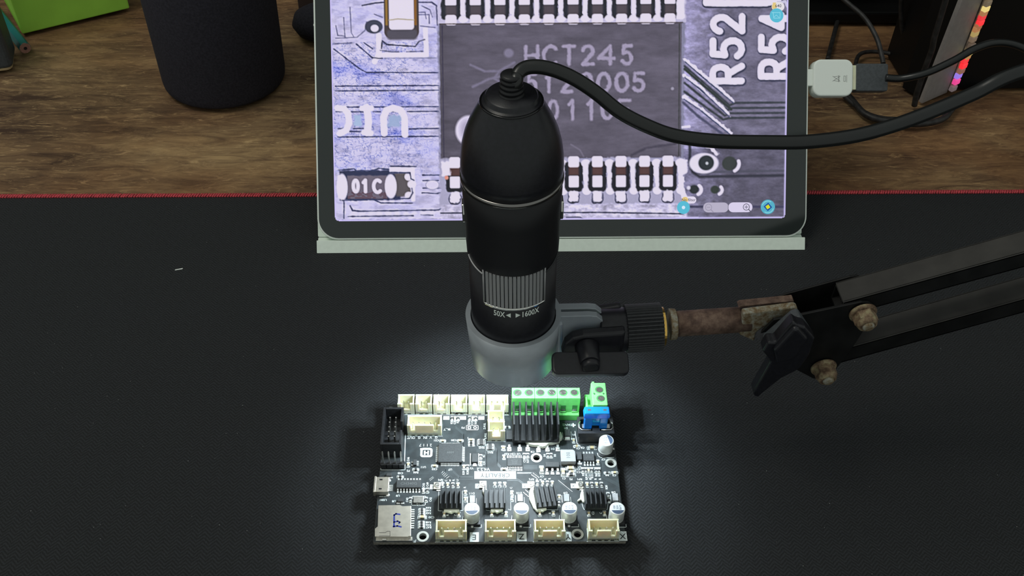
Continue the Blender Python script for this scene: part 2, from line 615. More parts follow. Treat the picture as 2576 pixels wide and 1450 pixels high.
# desk mat
YB = 195.0
dm = thing('desk_mat', 'large black cloth desk mat with a red stitched edge lying on the wood', 'desk mat', (0, 0, -2.2))
MB().rbox(-430, 470, -222, YB - 1.2, 0, 2.2, 8, 6).build('cloth_sheet', M['cloth'], dm)
st = MB()
n = 620
for i in range(n):
    x = -425 + 890 * i / n + random.uniform(-.15, .15)
    y0 = YB - 1.9
    st.tube([(x, y0 - 1.5, 2.3), (x + .75, y0 - .4, 2.85), (x + 1.3, y0 + 1.1, 2.6), (x + 1.5, y0 + 1.8, 1.0)], 0.62, 5, 1)
st.tube([(-425, YB - 1.2, 1.4), (465, YB - 1.2, 1.4)], 1.15, 8, 1)
st.tube([(-430, YB - 8, 1.3), (-430, -216, 1.3)], 1.3, 8, 1)
st.tube([(470, YB - 8, 1.3), (470, -216, 1.3)], 1.3, 8, 1)
st.tube([(-424, -222, 1.3), (464, -222, 1.3)], 1.3, 8, 1)
st.build('stitched_edge', M['red'], dm, kind='stuff', label='dark red thread overlocked along the edge of the mat')

tag(MB().prism([(0, 0), (3.6, .9), (3.8, 1.5), (.2, .5)], 0, .3).build('plastic_sliver', M['white_pl'], loc=(-163.32, 131.27, 0)), 'tiny pale sliver lying on the mat left of the microscope', 'sliver')
ds = MB()
for i in range(150):
    x, y = random.uniform(-220, 230), random.uniform(-90, 185)
    if abs(x) < 56 and abs(y) < 42:
        continue
    r = random.uniform(.07, .2)
    ds.cbox(x, y, .12, r * 2, r, .1, random.uniform(0, 180))
tag(ds.build('dust_specks', M['bin_ink'], kind='stuff'), 'scattered pale dust specks on the black mat', 'dust')

# ------------------------------------------------------------------ circuit board
ZB = 4.5
pcb = thing('circuit_board', 'black electronics control board with white connectors, green terminals and finned heatsinks on the mat', 'circuit board', (0, 0, 0), (0, 0, math.radians(-1.05)))
BX0, BX1, BY0, BY1 = -50.35, 50.45, -35.3, 35.3
holes = [(16.12, 5.97), (31.25, -31.94), (-30.87, -32.71), (47.9, 3.12), (-48.13, 31.54)]
b = MB()
b.prism([(BX0, BY0), (BX1, BY0), (BX1, BY1), (BX0, BY1)], ZB - 1.6, ZB, [circle(h[0], h[1], 1.62) for h in holes])
b.build('board', M['pcb'], pcb)
e = MB()
e.box(BX0 - .03, BX1 + .03, BY0 - .04, BY0 + .05, ZB - 1.58, ZB - .06)
e.box(BX1 - .05, BX1 + .04, BY0, BY1, ZB - 1.58, ZB - .06)
e.box(BX0 - .04, BX0 + .05, BY0, BY1, ZB - 1.58, ZB - .06)
e.build('cut_edge', M['pcb_edge'], pcb, label='pale sawn edge of the laminate')
for h in holes:
    r = MB()
    r.lathe([(2.45, ZB + .02), (2.45, ZB + .07), (1.6, ZB + .07), (1.6, ZB - 1.62), (2.4, ZB - 1.62), (2.4, ZB - 1.66), (1.5, ZB - 1.66), (1.5, ZB + .02)], 32, (h[0], h[1], 0), closed=True, smooth=False)
    r.build('mounting_hole_ring', M['goldpad'], pcb)

silk = MB()
dark = MB()
trace = MB()
SZ = ZB + .03


def line(m, pts, w=.16, z=SZ, closed=False):
    pts = list(pts) + ([pts[0]] if closed else [])
    for (ax, ay), (bx, by) in zip(pts, pts[1:]):
        dx, dy = bx - ax, by - ay
        L = math.hypot(dx, dy) or 1
        nx, ny = -dy / L * w / 2, dx / L * w / 2
        ex, ey = dx / L * w / 2, dy / L * w / 2
        m.add([(ax - ex + nx, ay - ey + ny, z), (bx + ex + nx, by + ey + ny, z), (bx + ex - nx, by + ey - ny, z), (ax - ex - nx, ay - ey - ny, z)], [(3, 2, 1, 0)])


def label_box(cx, cy, w, h, s, size, rz=180, sx=1.0, bold=0.0):
    silk.add([(cx - w / 2, cy - h / 2, SZ), (cx + w / 2, cy - h / 2, SZ), (cx + w / 2, cy + h / 2, SZ), (cx - w / 2, cy + h / 2, SZ)], [(0, 1, 2, 3)])
    dark.text(s, size, (cx, cy, SZ + .03), rz, bold=bold, sx=sx)


# ---- connectors
pin_cache = {}


def put(name, mb, material, parent, loc=(0, 0, 0), rz=0.0, bevel=0.0, key=None, label=None, kind=None):
    """build a mesh once and place copies that share it"""
    key = key or name
    if key not in pin_cache:
        me_o = mb().build(name, material, parent, bevel=bevel)
        pin_cache[key] = me_o
        o = me_o
    else:
        o = pin_cache[key].copy()
        C.objects.link(o)
        o.parent = parent
        o.name = name
    o.location = Vector(loc) * MM
    o.rotation_euler = (0, 0, math.radians(rz))
    if label:
        o['label'] = label
    if kind:
        o['kind'] = kind
    return o


def xh_body(n, notch='pair'):
    w, d, h, t = 2.5 * (n - 1) + 4.9, 5.75, 7.0, .75
    m = MB()
    x0, x1 = -w / 2, w / 2
    m.box(x0, x1, 0, d, .45, 1.6)                                   # floor
    m.box(x0, x1, d - t, d, .45, h)                                 # back wall
    m.box(x0 + t * .2, x0 + t, t, d - t, .45, h - .0)               # side walls
    m.box(x1 - t, x1 - t * .2, t, d - t, .45, h - .0)
    m.box(x0, x0 + t, 0, t, .45, h)
    m.box(x1 - t, x1, 0, t, .45, h)
    if n == 2:
        cuts = [(-1.75, 1.75)]
    else:
        e = 2.5 * (n - 1) / 2
        cuts = [(-e - .85, -e + .95), (e - .95, e + .85)]
    xs = [x0 + t] + [c for k in cuts for c in k] + [x1 - t]
    for a, b_ in zip(xs[::2], xs[1::2]):
        if b_ > a:
            m.box(a, b_, 0, t, .45, h)
    for a, b_ in cuts:
        m.box(a, b_, 0, t, .45, 3.3)
    # feet between the recesses under each pin
    ps = [2.5 * (i - (n - 1) / 2) for i in range(n)]
    edges = [x0] + [q for p in ps for q in (p - .75, p + .75)] + [x1]
    for a, b_ in zip(edges[::2], edges[1::2]):
        m.box(a, b_, 0, d, 0, .46)
    return m


def xh(x, y, n, rz=0.0, label=None):
    """white shrouded pin connector; x, y is the middle of its front foot"""
    o = put('connector_housing', lambda: xh_body(n), M['ivory'], pcb, (x, y, ZB), rz, bevel=.12, key='xh%d' % n, label=label)
    for i in range(n):
        px = 2.5 * (i - (n - 1) / 2)
        put('pin', lambda: MB().cyl((0, 0, .5), (0, 0, 5.6), .42, n=4, smooth=False).cyl((0, 0, 5.6), (0, 0, 6.0), .42, .2, n=4, smooth=False), M['tin'], o, (px, 2.6, 0), 0, key='xhpin')
    silk_rect = [(x + a, y + b_) for a, b_ in ((-2.5 * (n - 1) / 2 - 2.7, -.25), (2.5 * (n - 1) / 2 + 2.7, -.25))]
    line(silk, silk_rect, .15)
    return o


for x, y in [(-19.42, -35.13), (0.07, -35.16), (19.68, -35.14), (41.24, -35.09)]:
    xh(x, y, 4)
for x, y in [(-40.94, 29.83), (-33.14, 29.8), (-25.28, 29.73), (-17.5, 29.7), (-9.71, 29.67)]:
    xh(x, y, 2)
xh(*(-0.52, 29.6), 3)
xh(*(-32.29, 17.88), 5)
xh(*(-1.08, 14.8), 2)
xh((-1.08, 14.8)[0] - .15, (-1.08, 14.8)[1] + 5.95, 2)

# ---- black shrouded ribbon header
hx, hy = (-45.86, 6.31)
m = MB()
w, d, h, t = 8.9, 20.2, 9.0, 1.05
m.box(-w / 2, w / 2, 0, d, 0, 2.2)
m.box(-w / 2, -w / 2 + t, 0, d, 2.2, h)
m.box(w / 2 - t, w / 2, 0, 7.7, 2.2, h)
m.box(w / 2 - t, w / 2, 12.3, d, 2.2, h)
m.box(-w / 2 + t, w / 2 - t, 0, t, 2.2, h)
m.box(-w / 2 + t, w / 2 - t, d - t, d, 2.2, h)
hd = m.build('ribbon_header', M['hdr'], pcb, (hx, hy, ZB), bevel=.15, label='black box-shaped ribbon cable header with ten pins')
for i in range(5):
    for s in (-1, 1):
        put('pin', lambda: MB().cyl((0, 0, 0), (0, 0, 6.6), .42, n=4, smooth=False), M['tin'], hd, (s * 1.27, 10.1 + 2.54 * (i - 2), 1.5), 45, key='hpin')
# ---- four tall pins in a black strip
sx0, sy0 = (-45.12, 0.3)
sh = MB()
for i in range(4):
    sh.prism([(-1.27 + .3, 0), (1.27 - .3, 0), (1.27, .35), (1.27, 2.2), (.97, 2.54), (-.97, 2.54), (-1.27, 2.2), (-1.27, .35)], 0, 2.5)
    sh.v[-16:] = [(v[0] + 2.54 * (i - 1.5), v[1], v[2]) for v in sh.v[-16:]]
ph = sh.build('pin_strip', M['hdr'], pcb, (sx0, sy0, ZB), label='black strip with four tall bare pins')
for i in range(4):
    put('pin', lambda: MB().cyl((0, 0, 0), (0, 0, 7.3), .42, n=4, smooth=False).cyl((0, 0, 7.3), (0, 0, 7.8), .42, .2, n=4, smooth=False), M['tin'], ph, (2.54 * (i - 1.5), 1.27, 2.4), 45, key='tpin')
line(silk, [(-50.26, 3.6), (-50.04, -0.31), (-39.82, -0.34), (-39.9, 2.47)], .2)
line(silk, [(-40.71, 18.32), (-40.27, 4.16)], .3)

# ---- usb socket
ub = MB()
ub.rbox(-2.6, 2.9, -3.7, 3.7, .15, 2.75, .3)
ux, uy = (-48.74, -9.47)
us = ub.build('usb_socket', M['steel'], pcb, (ux, uy, ZB), bevel=.2, label='small stamped steel usb socket overhanging the board edge')
lip = MB()
lip.box(-3.3, -2.5, -3.95, 3.95, .0, .35)
lip.box(-3.3, -2.5, -3.95, 3.95, 2.5, 2.95)
lip.box(-3.3, -2.5, -3.95, -3.6, .3, 2.6)
lip.box(-3.3, -2.5, 3.6, 3.95, .3, 2.6)
lip.build('mouth_lip', M['steel'], us, bevel=.1)
for y in (-2.3, 2.3):
    MB().box(-1.1, .1, y - .32, y + .32, 2.76, 2.80).build('latch_hole', M['black'], us)
for i in range(5):
    put('lead', lambda: MB().box(0, 1.5, -.15, .15, .1, .3), M['solder'], us, (2.9, -1.5 + .65 * i, 0), key='usblead')
for y in (-3.6, 3.6):
    MB().lathe([(.9, 0), (.8, .4), (.3, .6)], 12, (2.6, y, 0)).build('solder_tab', M['solder'], us)

# ---- memory card slot
cp = [(-49.49, -19.27), (-40.65, -19.15), (-39.72, -19.7), (-36.13, -19.53), (-35.51, -33.67), (-36.38, -33.81), (-36.61, -34.1), (-49.74, -33.89), (-50.03, -30.27), (-48.98, -29.25)]
m = MB().prism(cp, .35, 2.0)
cs = m.build('card_slot', M['steel'], pcb, (0, 0, ZB), bevel=.1, label='flat steel memory card slot with a blue ink mark')
line_m = MB()
line(line_m, [(-48.12, -32.17), (-45.74, -32.18), (-44.91, -31.54), (-43.91, -31.55), (-43.75, -33.78), (-48.01, -33.67)], .16, 2.02)
line_m.build('spring_cut', M['black'], cs)
ln = MB()
for pts in ([(-42.72, -23.96), (-42.46, -29.43)], [(-42.72, -24.02), (-42.04, -23.42), (-40.55, -23.67)], [(-42.55, -27.28), (-41.19, -26.87), (-40.27, -27.38), (-40.5, -27.82)], [(-42.67, -29.34), (-41.17, -29.11), (-39.69, -29.52)]):
    line(ln, pts, .62, 2.03)
ln.build('marker_letter', M['ink'], cs, label='letter E drawn in blue marker')
cf = MB()
x0, y0 = (-49.4, -35.22)
x1, y1 = (-34.89, -35.29)
cf.box(x0, x1, y0 + .3, y0 + 2.0, 0, .5)
cf.box(x0 + 2.6, x0 + 4.2, y0 + .2, y0 + 1.2, .2, 1.0)
cf.build('card_ejector', M['tin'], cs)
for p in [(-35.13, -19.79), (-35.08, -20.79), (-35.03, -21.82), (-34.97, -22.9), (-34.96, -24.01), (-34.91, -25.11), (-34.9, -26.24), (-34.89, -27.37), (-34.89, -28.37)]:
    put('lead', lambda: MB().box(-.6, .6, -.28, .28, 0, .3), M['solder'], cs, (p[0] - .25, p[1] - .5, 0), key='cardlead')

# ---- chips
def ic(x, y, w, d, h, n, style='so', rz=0.0, lead=1.0, pitch=1.27, text=(), tsize=.8, lw=.42, label=None, four=False):
    o = MB().box(-w / 2, w / 2, -d / 2, d / 2, .15, h).build('chip', M['chip'], pcb, (x, y, ZB), bevel=.15, seg=1, label=label)
    o.rotation_euler.z = math.radians(rz)
    L = MB()
    def row():
        for i in range(n):
            px = pitch * (i - (n - 1) / 2)
            L.box(px - lw / 2, px + lw / 2, -d / 2 - lead * .45, -d / 2 + .05, h * .45, h * .45 + .18)
            L.add([(px - lw / 2, -d / 2 - lead * .35, h * .45 + .18), (px + lw / 2, -d / 2 - lead * .35, h * .45 + .18), (px + lw / 2, -d / 2 - lead * .6, .15), (px - lw / 2, -d / 2 - lead * .6, .15)], [(0, 1, 2, 3)])
            wd_ = .06 if pitch > 1 else 0
            L.box(px - lw / 2 - wd_, px + lw / 2 + wd_, -d / 2 - lead * 1.25, -d / 2 - lead * .5, .0, .22)
    row()
    L.x = Matrix.Rotation(PI, 4, 'Z')
    row()
    if four:
        for s in (1, -1):
            L.x = Matrix.Rotation(s * PI / 2, 4, 'Z')
            row()
    L.build('leads', M['solder'], o, kind='stuff')
    if text:
        T_ = MB()
        for k, s in enumerate(text):
            T_.text(s, tsize, (0, (len(text) - 1) / 2 * tsize * 1.5 - k * tsize * 1.5, h + .02))
        T_.build('chip_marking', M['greyprint'], o)
    return o


def dims(a, b_):
    return ((a[0] + b_[0]) / 2, (a[1] + b_[1]) / 2, abs(b_[0] - a[0]), abs(b_[1] - a[1]))


x, y, w, d = dims((-25.84, 12.42), (-15.89, 2.92))
ic(x, y, 10.2, 10.0, 1.5, 16, pitch=.5, lw=.26, lead=.95, four=True, text=('ARM',), tsize=1.0, label='large square grey microcontroller chip')
x, y, w, d = dims((-42.8, -6.63), (-32.61, -10.13))
ic(x, y, w, 3.9, 1.6, 8, lead=1.35, pitch=1.27, lw=.6, text=('CH340G',), tsize=1.3)
x, y, w, d = dims((3.41, 5.25), (9.84, 0.85))
ic(x, y, w, d, 1.0, 10, lead=1.5, pitch=.66, lw=.26, text=('HCT245', '512000', '0110E'), tsize=.55)
x, y, w, d = dims((36.18, 7.09), (40.87, 3.3))
ic(x, y, w, d, 1.5, 4, lead=1.5, pitch=1.25, lw=.6, text=('= = =', '= = = ='), tsize=.5)
x, y, w, d = dims((19.62, 2.61), (25.56, -0.05))
o = MB().box(-w / 2, w / 2, -d / 2, d / 2, .1, 1.7).build('regulator_chip', M['chip'], pcb, (x, y, ZB), bevel=.12, seg=1)
for i in (-1, 0, 1):
    put('lead', lambda: MB().box(-.42, .42, -1.3, .2, .7, .9).box(-.42, .42, -1.5, -1.2, 0, .9).prism([(-.5, -1.2), (.5, -1.2), (.8, -2.9), (-.8, -2.9)], 0, .3), M['solder'], o, (i * 2.3, -d / 2, 0), key='sotlead')
x, y, w, d = dims((33.28, 8.12), (35.59, 4.15))
o = MB().box(-w / 2, w / 2, -d / 2, d / 2, .1, 1.3).build('transistor', M['chip'], pcb, (x, y, ZB), bevel=.1, seg=1)
MB().box(-.35, .35, -d / 2 - 1.2, -d / 2, 0, .5).box(-1, 1, -d / 2 - 2, -d / 2 - 1, 0, .25).build('lead', M['solder'], o)
x, y, w, d = dims((-11.74, 7.61), (-8.96, 2.94))
o = MB().box(-w / 2, w / 2, -d / 2, d / 2, .1, 1.1).build('crystal_case', M['chip'], pcb, (x, y, ZB), bevel=.2, seg=1)
MB().prism([(-.9, -1.6), (.9, -1.6), (.6, -.2), (-.6, -.2)], 0, .4).build('lead', M['solder'], o, loc=(0, -d / 2, 0))
for p in (1250, 1500):
    line(silk, [(-29.9, 8.13), (-29.65, 2.09)] if False else [((q[0]), q[1]) for q in ((-12.24, 8.1), (-12.18, 2.06))] if p == 1250 else [(-8.73, 8.1), (-8.71, 2.05)], .35)
# diodes beside the small capacitors
for p in [(-11.23, -15.5), (8.54, -14.99), (27.82, -14.99), (48.09, -14.74)]:
    o = MB().box(-1.15, 1.15, -2.0, 1.6, .1, 1.2).build('diode', M['induct'], pcb, (p[0], p[1], ZB), bevel=.12, seg=1)
    line(silk, [(p[0] - 1.9, p[1] - 1.7), (p[0] - 1.9, p[1] + 1.6)], .28)
    line(silk, [(p[0] + 1.7, p[1] - 1.7), (p[0] + 1.7, p[1] + .8)], .2)
p = (29.94, 18.44)
o = MB().box(-1.3, 1.3, -1.9, 1.9, .1, 1.6).build('diode', M['chip'], pcb, (p[0], p[1], ZB), bevel=.12, seg=1)
MB().box(-1.1, 1.1, -3.0, -1.9, .1, .9).box(-1.2, 1.2, -3.3, -2.9, 0, .4).build('lead', M['solder'], o)
line(silk, [(p[0] - 1.8, p[1] + 1), (p[0] - 1.8, p[1] - 2.6)], .3)
line(silk, [(p[0] + 1.8, p[1] + 1.5), (p[0] + 1.8, p[1] - 2.6)], .3)
# crystal in a white frame
p = (-33.33, -15.74)
MB().rbox(-2.1, 2.1, -1.5, 1.5, .1, 1.1, .3).build('crystal', M['tin'], pcb, (p[0], p[1], ZB), bevel=.1)
line(silk, [(p[0] - 2.8, p[1] - 2.2), (p[0] + 2.8, p[1] - 2.2), (p[0] + 2.8, p[1] + 2.2), (p[0] - 2.8, p[1] + 2.2)], .25, closed=True)
# small three-legged parts
for p, rz in (((-46.26, -3.34), 0), ((-40.72, -16.06), 0)):
    o = MB().box(-1.15, 1.15, -.75, .75, .1, 1.1).build('transistor', M['chip'], pcb, (p[0], p[1], ZB), bevel=.1, seg=1)
    for s in (-1, 1):
        put('lead', lambda: MB().box(-.7, .7, -.35, .35, 0, .35), M['solder'], o, (s * (1.7 if p[1] > -2 else .9), -.6 if p[1] > -2 else -1.1, 0), key='trlead')
p = (-35.74, 2.96)
o = MB().box(-.75, .75, -1.4, 1.4, .1, 1.1).build('transistor', M['chip'], pcb, (p[0], p[1], ZB), bevel=.1, seg=1)
for s in ((-1.15, .55), (-1.15, -1.0), (1.15, .9), (1.15, 0), (1.15, -.9)):
    put('lead', lambda: MB().box(-.4, .4, -.28, .28, 0, .3), M['solder'], o, (s[0], s[1], 0), key='tr2lead')

# ---- inductor
x, y = (29.52, 4.9)
m = MB().prism([(-3.2, -3.2), (3.2, -3.2), (3.2, 2.3), (2.3, 3.2), (-3.2, 3.2)], 1.0, 3.1)
o = m.build('inductor', M['induct'], pcb, (x, y, ZB), bevel=.35, label='square grey power coil marked 100')
MB().text('100', 1.6, (.1, 0, 3.13), 90, bold=.0).build('coil_marking', M['greyprint'], o)
MB().box(-3.0, 3.0, -3.0, 2.8, 0, 1.1).build('base_terminal', M['steel'], o)

# ---- trimmers
for p in [(-25.73, -8.68), (-6.64, -8.16), (13.48, -8.34), (33.92, -8.55)]:
    o = MB().rbox(-1.7, 1.3, -1.8, 1.7, 0, .7, .2).build('trimmer', M['steel'], pcb, (p[0], p[1], ZB), bevel=.08)
    MB().lathe([(1.25, .7), (1.2, 1.0), (.9, 1.05), (.8, .9), (.2, .85)], 20, (-.1, 0, 0), smooth=False).box(-.95, .75, -.13, .13, .95, 1.12).build('adjuster', M['tin'], o)
    MB().box(-.4, 1.3, -2.5, -1.9, 0, .3).build('lead', M['solder'], o)

# ---- heatsinks
def fins(w, d, base, h, xs, t, notch=0.0):
    m = MB().box(-w / 2, w / 2, -d / 2, d / 2, 0, base)
    for x in xs:
        if notch:
            m.prism([(-d / 2, base), (d / 2, base), (d / 2, h), (-d / 2 + notch * .75, h), (-d / 2 + notch * .25, h * .45), (-d / 2, h * .38)], x - t / 2, x + t / 2, swap='X')
        else:
            m.box(x - t / 2, x + t / 2, -d / 2, d / 2, base, h)
    return m


for (p, rz, paste) in (((-20.03, -21.03), 0, 1), ((-2.04, -20.94), 0, 2), ((19.47, -20.4), 7, 3), ((39.31, -21.38), 0, 4)):
    rzr = math.radians(rz)
    cx, cy = p[0] + 4.4 * math.sin(-rzr), p[1] + 4.4 * math.cos(rzr)
    ob = MB().box(-2.6, 2.6, -2.6, 2.6, .1, 1.1).build('driver_chip', M['chip'], pcb, (cx, cy, ZB))
    xs = [(-4.0 + 2.0 * i) for i in range(5)]
    hs = fins(8.8, 8.8, 1.3, 4.6, xs, .55).build('heatsink', M['sink'], pcb, (cx, cy, ZB + 1.1), bevel=.08, seg=1, label=None)
    hs.rotation_euler.z = rzr
    if paste in (1, 2, 3):
        g = MB()
        wv = {1: (-2.6, 3.6), 2: (-1.5, 3.4), 3: (-4.2, .2)}[paste]
        pts = [(wv[0], -3.6), (wv[1], -3.6), (wv[1] + .1, -5.0)]
        pts += [(wv[1] + (wv[0] - wv[1]) * t_ / 6, -5.6 - .45 * math.sin(t_ * 2.1 + paste)) for t_ in range(1, 6)] + [(wv[0] - .2, -5.1)]
        g.prism(pts, .15, 1.5).build('glue_squeeze_out', M['paste'], pcb, (cx, cy, ZB), bevel=.3)
g = MB().prism([(12.83, -10.54), (14.81, -10.39), (15.24, -16.46), (15.51, -19.68), (16.23, -21.05), (15.3, -21.65), (13.81, -20.13), (13.1, -17.99), (12.26, -15.84), (12.17, -13.05)], .1, 1.3)
g.build('glue_squeeze_out', M['paste'], pcb, (0, 0, ZB), bevel=.4)
g = MB().prism([(34.57, -10.6), (34.99, -12.17), (35.16, -15.29), (35.16, -17.14), (34.48, -17.45), (33.8, -16.06), (32.3, -16.98), (32.07, -16.52), (33.33, -15.28), (33.59, -13.42)], .1, 1.2)
g.build('glue_squeeze_out', M['paste'], pcb, (0, 0, ZB), bevel=.3)
g = MB().prism([(-6.94, -10.46), (-5.38, -10.46), (-5.38, -12.46), (-5.68, -13.6), (-5.51, -16.14), (-5.92, -15.58), (-6.16, -14.16), (-6.64, -12.74), (-7, -11.89)], .1, 1.3)
g.build('glue_squeeze_out', M['paste'], pcb, (0, 0, ZB), bevel=.3)
# big one with eight tall fins
x0, y0 = (5.85, 12.51)
x1, y1 = (25.98, 12.49)
w = x1 - x0
D_ = 14.0
xs = [-w / 2 + .55 + (w - 1.1) * i / 7 for i in range(8)]
cx, cy = (x0 + x1) / 2, y0 + D_ / 2
hs = fins(w, D_, 1.6, 10.8, xs, .75, notch=2.0).build('large_heatsink', M['sink'], pcb, (cx, cy, ZB + 1.9), bevel=.1, seg=1, label='tall black heatsink with eight upright fins in front of the green terminals')
MB().box(-w / 2 + 1.5, w / 2 - 3, -5.0, 5.5, 0, 1.9).build('power_transistor', M['chip'], pcb, (cx, cy, ZB))
g = MB().prism([(11.48, 13.52), (26.66, 13.51), (25.2, 12.98), (23.16, 12.36), (21.59, 12.27), (20.1, 10.85), (18.94, 10.5), (17.82, 10.86), (17.13, 11.48), (16.12, 11.3), (14.56, 11.48), (13.15, 12.01), (12.32, 12.81)], .1, 2.0)
g.build('glue_squeeze_out', M['paste'], pcb, (0, 0, ZB), bevel=.5)
g = MB().prism([(26.6, 18.28), (27.24, 18.44), (27.69, 16.07), (27.55, 14.98), (26.24, 14.04), (26.06, 15.29)], .1, 2.2)
g.build('glue_squeeze_out', M['paste'], pcb, (0, 0, ZB), bevel=.4)
for p in [(4.51, 10.54), (8.99, 10.53), (12.48, 10.53), (17.09, 9.99), (21.03, 10.34), (25.53, 10.51)]:
    o = MB().box(-.95, .95, -1.35, .9, 0, .35).box(-.5, .5, -.7, 1.9, .3, .9).build('power_lead', M['solder'], pcb, (p[0], p[1], ZB), bevel=.1)
p = (4.81, 17.35)
MB().box(-1.5, 1.5, -2.6, 2.2, .1, 1.6).build('power_transistor', M['chip'], pcb, (p[0], p[1], ZB), bevel=.1)

# ---- electrolytic cans
def can(p, rz, band):
    x, y = p
    ca = MB()
    ca.lathe([(2.9, .9), (3.1, 1.1), (3.15, 1.7), (2.95, 2.0), (3.12, 2.3), (3.15, 7.2), (2.95, 7.5), (2.75, 7.52), (0, 7.46)], 40)
    o = put('electrolytic_can', lambda: ca, M['alu'], pcb, (x, y, ZB), rz, key='can')
    if 'lid' not in pin_cache:
        l = MB().lathe([(0, 7.53), (2.7, 7.53), (2.7, 7.56), (0, 7.56)], 40, smooth=False).build('lid_face', M['canlid'], o)
        t = MB()
        for k, s in enumerate(('100', '35V', 'RVT')):
            t.text(s, .85, (-1.25 + k * 1.25, .45, 7.60), 90)
        t.build('lid_marking', M['canprint'], o)
        seg_ = [(2.65 * math.cos(a), 2.65 * math.sin(a)) for a in [math.radians(200 + 140 * i / 12) for i in range(13)]]
        t2 = MB().prism(seg_, 7.57, 7.59).build('lid_polarity_band', M['canprint' if band else 'greyprint'], o)
        b2 = MB().prism([(-3.3, -3.3), (3.3, -3.3), (3.3, 2.3), (2.3, 3.3), (-2.3, 3.3), (-3.3, 2.3)], 0, 1.0).build('can_base', M['hdr'], o, bevel=.1)
        b3 = MB().box(-.45, .45, -4.2, -3.2, 0, .4).build('lead', M['solder'], o)
        pin_cache['lid'] = (l, bpy.data.objects[t2.name], b2, b3, [c for c in o.children if c.name.startswith('lid_marking')][0])
    else:
        for q in pin_cache['lid']:
            c = q.copy()
            C.objects.link(c)
            c.parent = o
    return o


for i, p in enumerate([(-11.3, -24.75), (8.6, -24.66), (28.04, -24.58), (47.38, -24.79)]):
    can(p, (2, -2, 0, 0)[i], True)
    line(silk, [(p[0] - 3.6, p[1] + 1.5), (p[0] - 3.9, p[1] - 1.5), (p[0] - 3.9, p[1] - 3.6)], .2)
    line(silk, [(p[0] + 1.0, p[1] - 4.0), (p[0] + 3.9, p[1] - 4.0), (p[0] + 3.9, p[1] - 2.6)], .2)
p = (45.99, 9.57)
can(p, 103, True)
line(silk, [(42.57, 8.26), (42.77, 6.94), (43.76, 5.98), (49.37, 5.97)], .28)

# ---- green terminal block, six ways
x0, y0 = (5.65, 27.42)
x1, y1 = (35.65, 27.44)
wT = x1 - x0
cx, yf = (x0 + x1) / 2, y0
prof = [(0, 0), (-1.1, 0), (-1.1, 3.6), (0, 4.4), (0, 14), (6.0, 14), (6.6, 9), (6.6, 0)]   # y, z
tb = MB()
for k in range(3):
    xa = -wT / 2 + wT * k / 3
    tb.prism(prof, xa + .04, xa + wT / 3 - .04, swap='X')
gt = tb.build('terminal_block', M['green'], pcb, (cx, yf, ZB), bevel=.18, label='green six-way screw terminal block at the back edge')
for i in range(6):
    px = -wT / 2 + wT * (i + .5) / 6
    o = put('terminal_screw', lambda: MB().lathe([(1.85, 0), (1.85, .05), (0, .05)], 28, smooth=False), M['green_dark'], gt, (px, 3.1, 14), key='scrring')
    c = put('screw_head', lambda: MB().lathe([(1.45, 0), (1.45, .04), (0, .04)], 24, (.1, -.15, 0), smooth=False).box(-1.3, -.3, -.75, -.45, .04, .12).box(.3, 1.4, .1, .35, .04, .12), M['tin'], o, (0, 0, .06), 20 + 37 * i, key='scrhead')
    sl = put('wire_entry', lambda: MB().box(-1.05, 1.05, -.05, .06, 4.9, 9.2), M['green_dark'], gt, (px + .25, -.03, 0), key='entry', label=None)
    cl = put('wire_clamp', lambda: MB().box(-.85, .85, -.12, .1, 5.2, 6.6), M['tin'], sl, (0, -.02, 0), key='clampm')
    MBs = put('entry_sill', lambda: MB().box(-1.2, 1.2, -.35, .1, 4.6, 5.1), M['green'], gt, (px + .25, 0, 0), key='sill')

# ---- green two-way plug on its socket, right
x0, y0 = (40.36, 33.37)
x1, y1 = (46.55, 23.19)
w2 = 6.4
pl = MB()
pl.prism([(-w2 / 2, -6.3), (w2 / 2, -6.3), (w2 / 2, 6.3), (-w2 / 2, 6.3)], 3.5, 16)
pl.box(-w2 / 2 + .4, -w2 / 2 + 1.6, 6.3, 6.9, 9, 16.2)
cx2, cy2 = (x0 + x1) / 2 + .2, (y0 + y1) / 2
g2 = pl.build('terminal_plug', M['green'], pcb, (cx2, cy2, ZB), bevel=.25, label='green two-way screw terminal plug beside the six-way block')
MB().box(-w2 / 2 - 2.2, w2 / 2 + .3, -8.2, 6.2, 0, 8.2).box(-w2 / 2 - 2.2, -w2 / 2 - 1.4, -8.2, 3, 8, 10.6).build('plug_socket', M['green'], g2, bevel=.25)
MB().box(-w2 / 2 - 1.6, -w2 / 2, -5.6, -2, 8.2, 11).box(w2 / 2 - 4.9, w2 / 2, -7.6, -6.3, 3.5, 12.5).build('plug_rib', M['green_dark'], g2, bevel=.15)
for i, p in enumerate(((43.8, 30.56), (44.09, 25.57))):
    o = put('terminal_screw', None, None, g2, (p[0] - cx2, p[1] - cy2, 16), key='scrring')
    put('screw_head', None, None, o, (0, 0, .06), 15 + 50 * i, key='scrhead')
for p in [(41.39, 28.2), (45.4, 28.3)]:
    put('plug_dimple', lambda: MB().lathe([(.5, 0), (.5, .04), (0, .04)], 14), M['green_dark'], g2, (p[0] - cx2, p[1] - cy2, 16), key='dimple')

